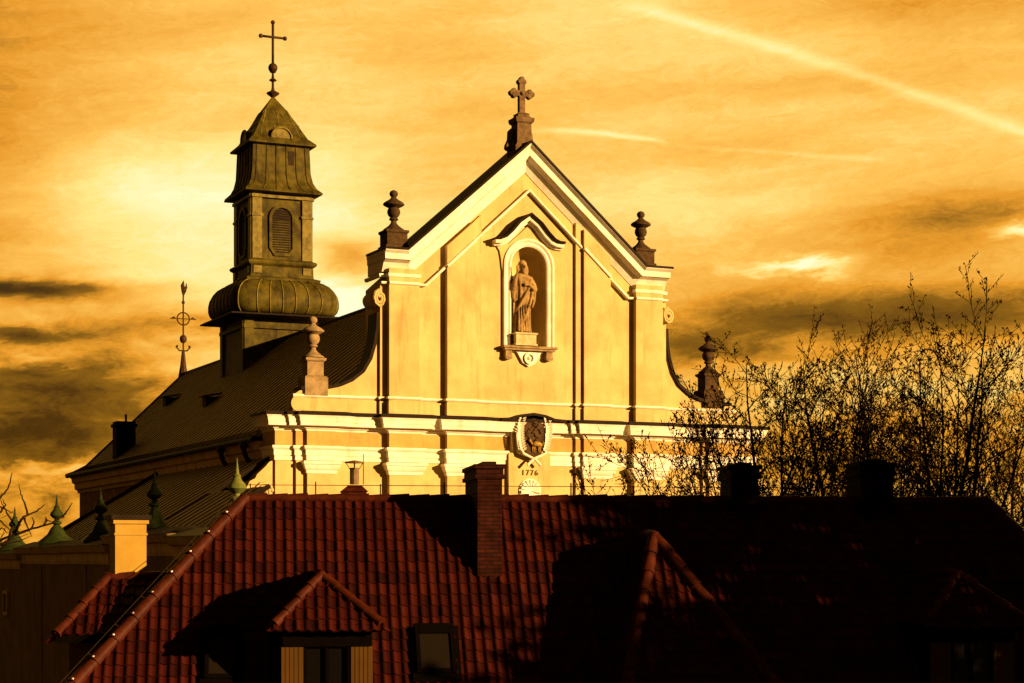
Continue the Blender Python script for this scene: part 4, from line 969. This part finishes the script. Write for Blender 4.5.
skylight(-6.05, -5.41, -1.40, -2.26, True)
skylight(-2.15, -1.42, -1.38, -2.20, True)

# ================================================================== TREES
def leaf(mb, p, d, L, w):
    d = d.normalized(); s_ = d.orthogonal().normalized(); s_ = (Matrix.Rotation(random.uniform(0, 6.28), 3, d) @ s_)*w; n_ = d.cross(s_).normalized()*w*.4
    mb.add([p, p+d*L*.5+s_+n_, p+d*L, p+d*L*.5-s_+n_], [(0, 1, 2), (0, 2, 3)])
def rndv(): return Vector((random.gauss(0, 1), random.gauss(0, 1), random.gauss(0, 1))).normalized()
def branch(wood, lv, p, d, L, r, level, spec, zmin=-99):
    """one limb with side shoots; level 0 = limb, 2 = twig"""
    segs = 7 if level == 0 else (5 if level == 1 else 4)
    pts = [p.copy()]; rs = [r]; dd = d.normalized(); dirs = [dd.copy()]
    for i in range(segs):
        dd = (dd+rndv()*(.10 if level == 0 else .17)+Vector((0, 0, .04 if level < 2 else .10))).normalized()
        p = p+dd*L/segs; pts.append(p.copy()); dirs.append(dd.copy()); rs.append(max(.008, r*(1-.88*(i+1)/segs)))
    wood.tube(pts, rs, 6 if level == 0 else (4 if level == 1 else 3), caps=False)
    if level < 2:
        n = spec['n'][level]
        for k in range(n):
            t = .18+.80*(k+random.random()*.8)/n; i = min(segs-1, int(t*segs)); f = t*segs-i
            q = pts[i].lerp(pts[i+1], min(1, f)); ax = dirs[i].orthogonal().normalized(); ax = Matrix.Rotation(random.uniform(0, 2*pi), 3, dirs[i]) @ ax
            th = random.uniform(.5, 1.15); nd = dirs[i]*cos(th)+ax*sin(th)
            LL = L*(1-.62*t)*random.uniform(.38, .62) if level == 0 else random.uniform(.35, .8)*spec['tw']
            branch(wood, lv, q, nd, max(.3, LL), rs[i]*(.55 if level == 0 else .5), level+1, spec)
    if level == 2 or level == 1:
        nl = spec['leaf'] if level == 2 else min(3, spec['leaf'])
        for k in range(nl):
            t = random.uniform(.3, 1.0); i = min(segs-1, int(t*segs)); q = pts[i].lerp(pts[i+1], t*segs-i)
            leaf(lv, q+rndv()*.03, Vector((random.gauss(0, .45), random.gauss(0, .45), random.choice((-.5, .5, .8)))), random.uniform(.06, .13), random.uniform(.013, .026))
def bare_tree(label, x, y, fork, limbs, spec, name='tree', seed=1, trunk_r=.22):
    random.seed(seed)
    r = thing(name, label, 'tree', (x, y), GZ, 0, 'bare trees behind the tiled roof')
    wd_, lv_ = MB(), MB()
    wd_.tube([(0, 0, GZ), (.05, .02, GZ+2.2), (-.05, 0, (GZ+fork)/2), (0, 0, fork+.1)], [trunk_r*1.35, trunk_r, trunk_r*.9, trunk_r*.8], 10)
    for (dx, dy, top, r0) in limbs:
        st_ = Vector((random.uniform(-.06, .06), random.uniform(-.06, .06), fork-random.uniform(0, .5))); en = Vector((dx, dy, top))
        branch(wd_, lv_, st_, (en-st_).normalized()*.9+Vector((dx*.03, dy*.03, 0)), (en-st_).length*.97, r0, 0, spec)
    wd_.build('trunk', M_BARK, r, True); lv_.build('foliage', M_LEAF, r, recalc=False)
    return r
SP = dict(n=(20, 10), tw=.85, leaf=5)
SPd = dict(n=(19, 9), tw=.85, leaf=5)
bare_tree('bare tree with a leaning forked stem and dry leaves, left of the second ridge chimney', 6.9, 47, -1.6,
          [(-.75, .2, 5.1, .085), (-1.9, -.3, 4.0, .06), (.7, .6, 4.6, .07), (-2.5, .2, 3.2, .055), (1.2, -.4, 4.2, .06), (-.1, -.9, 4.6, .06)], SP, 'bare_tree', 11)
bare_tree('bare tree with an upright crown of dry leaves directly behind the right ridge chimney', 9.0, 50, -1.8,
          [(.45, .3, 6.1, .09), (-1.5, .3, 5.3, .075), (2.0, -.5, 4.3, .07), (-.4, -1.0, 5.4, .06), (-2.2, .2, 4.2, .06), (.9, 1.0, 5.6, .06)], SP, 'bare_tree', 23)
bare_tree('tallest bare tree, with dry leaves, rising above the right end of the tiled roof', 10.6, 46, -1.8,
          [(.3, .2, 5.9, .095), (-1.0, -.2, 4.9, .075), (1.3, .3, 5.0, .075), (-2.3, .3, 3.6, .07), (2.4, -.5, 4.0, .065), (.2, 1.0, 5.0, .06), (-3.0, .2, 2.6, .055), (-.4, -.7, 5.3, .06)], SP, 'bare_tree', 35)
bare_tree('bare tree spreading past the right edge of the photo beyond the right hip', 14.2, 52, -2.2,
          [(-.6, .2, 4.3, .08), (.6, .3, 5.0, .08), (-2.9, .4, 3.6, .06), (-1.6, -.4, 4.2, .065), (1.8, .2, 5.2, .07), (-2.4, .5, 2.6, .06), (.3, -.9, 4.6, .06), (-1.4, .8, 1.6, .05)], SPd, 'bare_tree', 47)
bare_tree('low spreading bare tree whose twigs cross the right end of the lower facade cornice', 5.3, 45, -1.9,
          [(-.4, .2, 3.3, .05), (-1.6, .3, 2.7, .045), (.9, -.3, 3.7, .05), (-2.6, -.2, 2.2, .04), (.5, .9, 3.0, .045), (-3.3, .3, 1.9, .04), (-4.1, .2, 1.55, .035), (-3.0, -.5, 2.5, .04), (-2.2, -.4, 2.6, .04), (1.7, .2, 3.2, .045)], dict(n=(13, 7), tw=.75, leaf=5), 'bare_tree', 59)
bare_tree('low bushy bare tree filling the gap right of the right ridge chimney', 11.0, 53, -2.2,
          [(-.9, .2, 4.2, .06), (.4, .3, 4.6, .06), (-1.7, -.4, 3.0, .05), (1.5, .4, 3.7, .05), (2.2, -.8, 2.8, .05), (-.2, .9, 3.4, .05)], SPd, 'bare_tree', 83)
# leafless tree at the left edge: a few long sprays reach into the picture
random.seed(5)
lt = thing('bare_tree', 'leafless tree whose bowed twigs reach in at the left before the green pinnacles', 'tree', (-13.9, 44.0), GZ)
wd_ = MB(); wd_.tube([(0, 0, GZ), (.1, 0, -6), (.0, .1, -3), (.1, 0, -.4)], [.26, .2, .17, .12], 10)
def spray(pts, r):
    P = [Vector((p[0]+13.9, random.uniform(-.2, .2), p[1])) for p in pts]
    Q = []
    for i in range(len(P)-1):
        for t in range(5): Q.append(P[i].lerp(P[i+1], t/5)+rndv()*.012)
    Q.append(P[-1]); wd_.tube(Q, [r*(1-.8*i/len(Q)) for i in range(len(Q))], 5); return Q
sprays = [[(-12.92, -0.42), (-12.45, 0.12), (-11.98, 0.4), (-11.37, 0.63), (-10.84, 0.77), (-10.49, 1.01), (-10.25, 1.26)], [(-12.92, -0.42), (-12.69, 0.63), (-11.98, 1.33), (-11.84, 1.61), (-11.7, 1.97)], [(-12.45, 0.12), (-11.8, 0.37), (-11.73, 0.59), (-11.69, 0.77), (-11.8, 0.96), (-11.9, 1.12), (-11.96, 1.33)], [(-11.68, 0.56), (-11.56, 0.77), (-11.4, 0.94), (-11.21, 1.05), (-10.95, 1.22)], [(-11.35, 0.98), (-11.4, 1.26), (-11.47, 1.47), (-11.57, 1.73)], [(-12.69, 0.63), (-11.98, 1.19), (-11.8, 1.1), (-11.66, 1.01)], [(-11.42, 0.91), (-11.33, 0.7), (-11.23, 0.47)], [(-12.45, 0.28), (-11.98, 0.87), (-11.8, 0.7), (-11.7, 0.61)], [(-12.92, -0.3), (-11.98, 0.68), (-11.8, 0.56)], [(-11.28, 0.66), (-11.23, 0.8), (-11.21, 0.94)], [(-10.95, 0.75), (-10.91, 0.87), (-10.81, 0.84)], [(-10.91, 0.84), (-10.88, 0.94)], [(-11.98, 1.05), (-11.91, 1.22), (-11.94, 1.36)], [(-10.65, 0.91), (-10.53, 0.94), (-10.41, 1.08)], [(-12.69, -0.07), (-11.98, 0.28), (-11.51, 0.37), (-11.26, 0.49)]]
for i, s_ in enumerate(sprays): spray(s_, .045 if i < 4 else .028)
for k in range(14):
    a = random.uniform(1.2, 3.6); spray([(-13.8, -.5), (-13.8+cos(a)*.9, -.2+sin(a)*1.0), (-13.8+cos(a)*1.9, .3+sin(a)*2.0)], .04)
dl = MB()
for (x_, z_, dx, dz, L_) in ((-13.6, -.9, .9, .35, 2.4), (-13.4, -.3, .8, .75, 1.9), (-13.7, -.5, .45, .95, 2.3), (-12.3, .0, .8, .5, 1.0)):
    branch(wd_, dl, Vector((x_+13.9, 0, z_)), Vector((dx, .1, dz)), L_, .03, 1, dict(n=(9, 6), tw=.7, leaf=0))
wd_.build('trunk', M_BARK, lt, True)

# trees outside the picture on the right whose shade falls over the right half of the tiled roof
def shade_tree(label, x, y, ztop, rad, zlow, n, seed):
    random.seed(seed)
    r = thing('evergreen_tree', label, 'tree', (x, y), GZ)
    wd_, lv_ = MB(), MB(); wd_.tube([(0, 0, GZ), (.1, 0, (GZ+ztop)/2), (0, 0, ztop-1)], [.34, .24, .05], 9)
    zc, rz_ = (ztop+zlow)/2, (ztop-zlow)/2
    for k in range(26):
        a = random.uniform(0, 2*pi); z = random.uniform(zlow+.5, ztop-1.2); q = max(.1, 1-((z-zc)/rz_)**2)**.5*rad*.85
        wd_.tube([(0, 0, z-.8), (q*.5*cos(a), q*.5*sin(a), z-.2), (q*cos(a), q*sin(a), z+.1)], [.09, .05, .015], 5)
    cl = [rndv()*random.uniform(.35, 1.)**.5 for _ in range(int(n/38))]
    for c in cl:
        c = Vector((c.x*rad, c.y*rad, zc+c.z*rz_)); R = random.uniform(.6, 1.15)
        for k in range(38):
            leaf(lv_, c+rndv()*R*random.random()**.4, rndv(), random.uniform(.3, .5), random.uniform(.08, .15))
    wd_.build('trunk', M_BARK, r, True); lv_.build('crown', M_NEEDLE, r, recalc=False)
def qp(Q, Mm): return (.469*Q+.883*Mm, .883*Q-.469*Mm)
shade_tree('tall dense evergreen beyond the right edge shading the right part of the tiled roof', *qp(43.5, 7), 13.2, 6.6, -9, 30000, 3)
shade_tree('middle dense evergreen beyond the right edge shading the tiled wing roof', *qp(37.0, 5.5), 8.2, 4.4, -9, 24000, 4)
shade_tree('low dense evergreen beyond the right edge shading the foot of the tiled roof', *qp(32.4, 6), 3.6, 3.1, -9, 12000, 6)
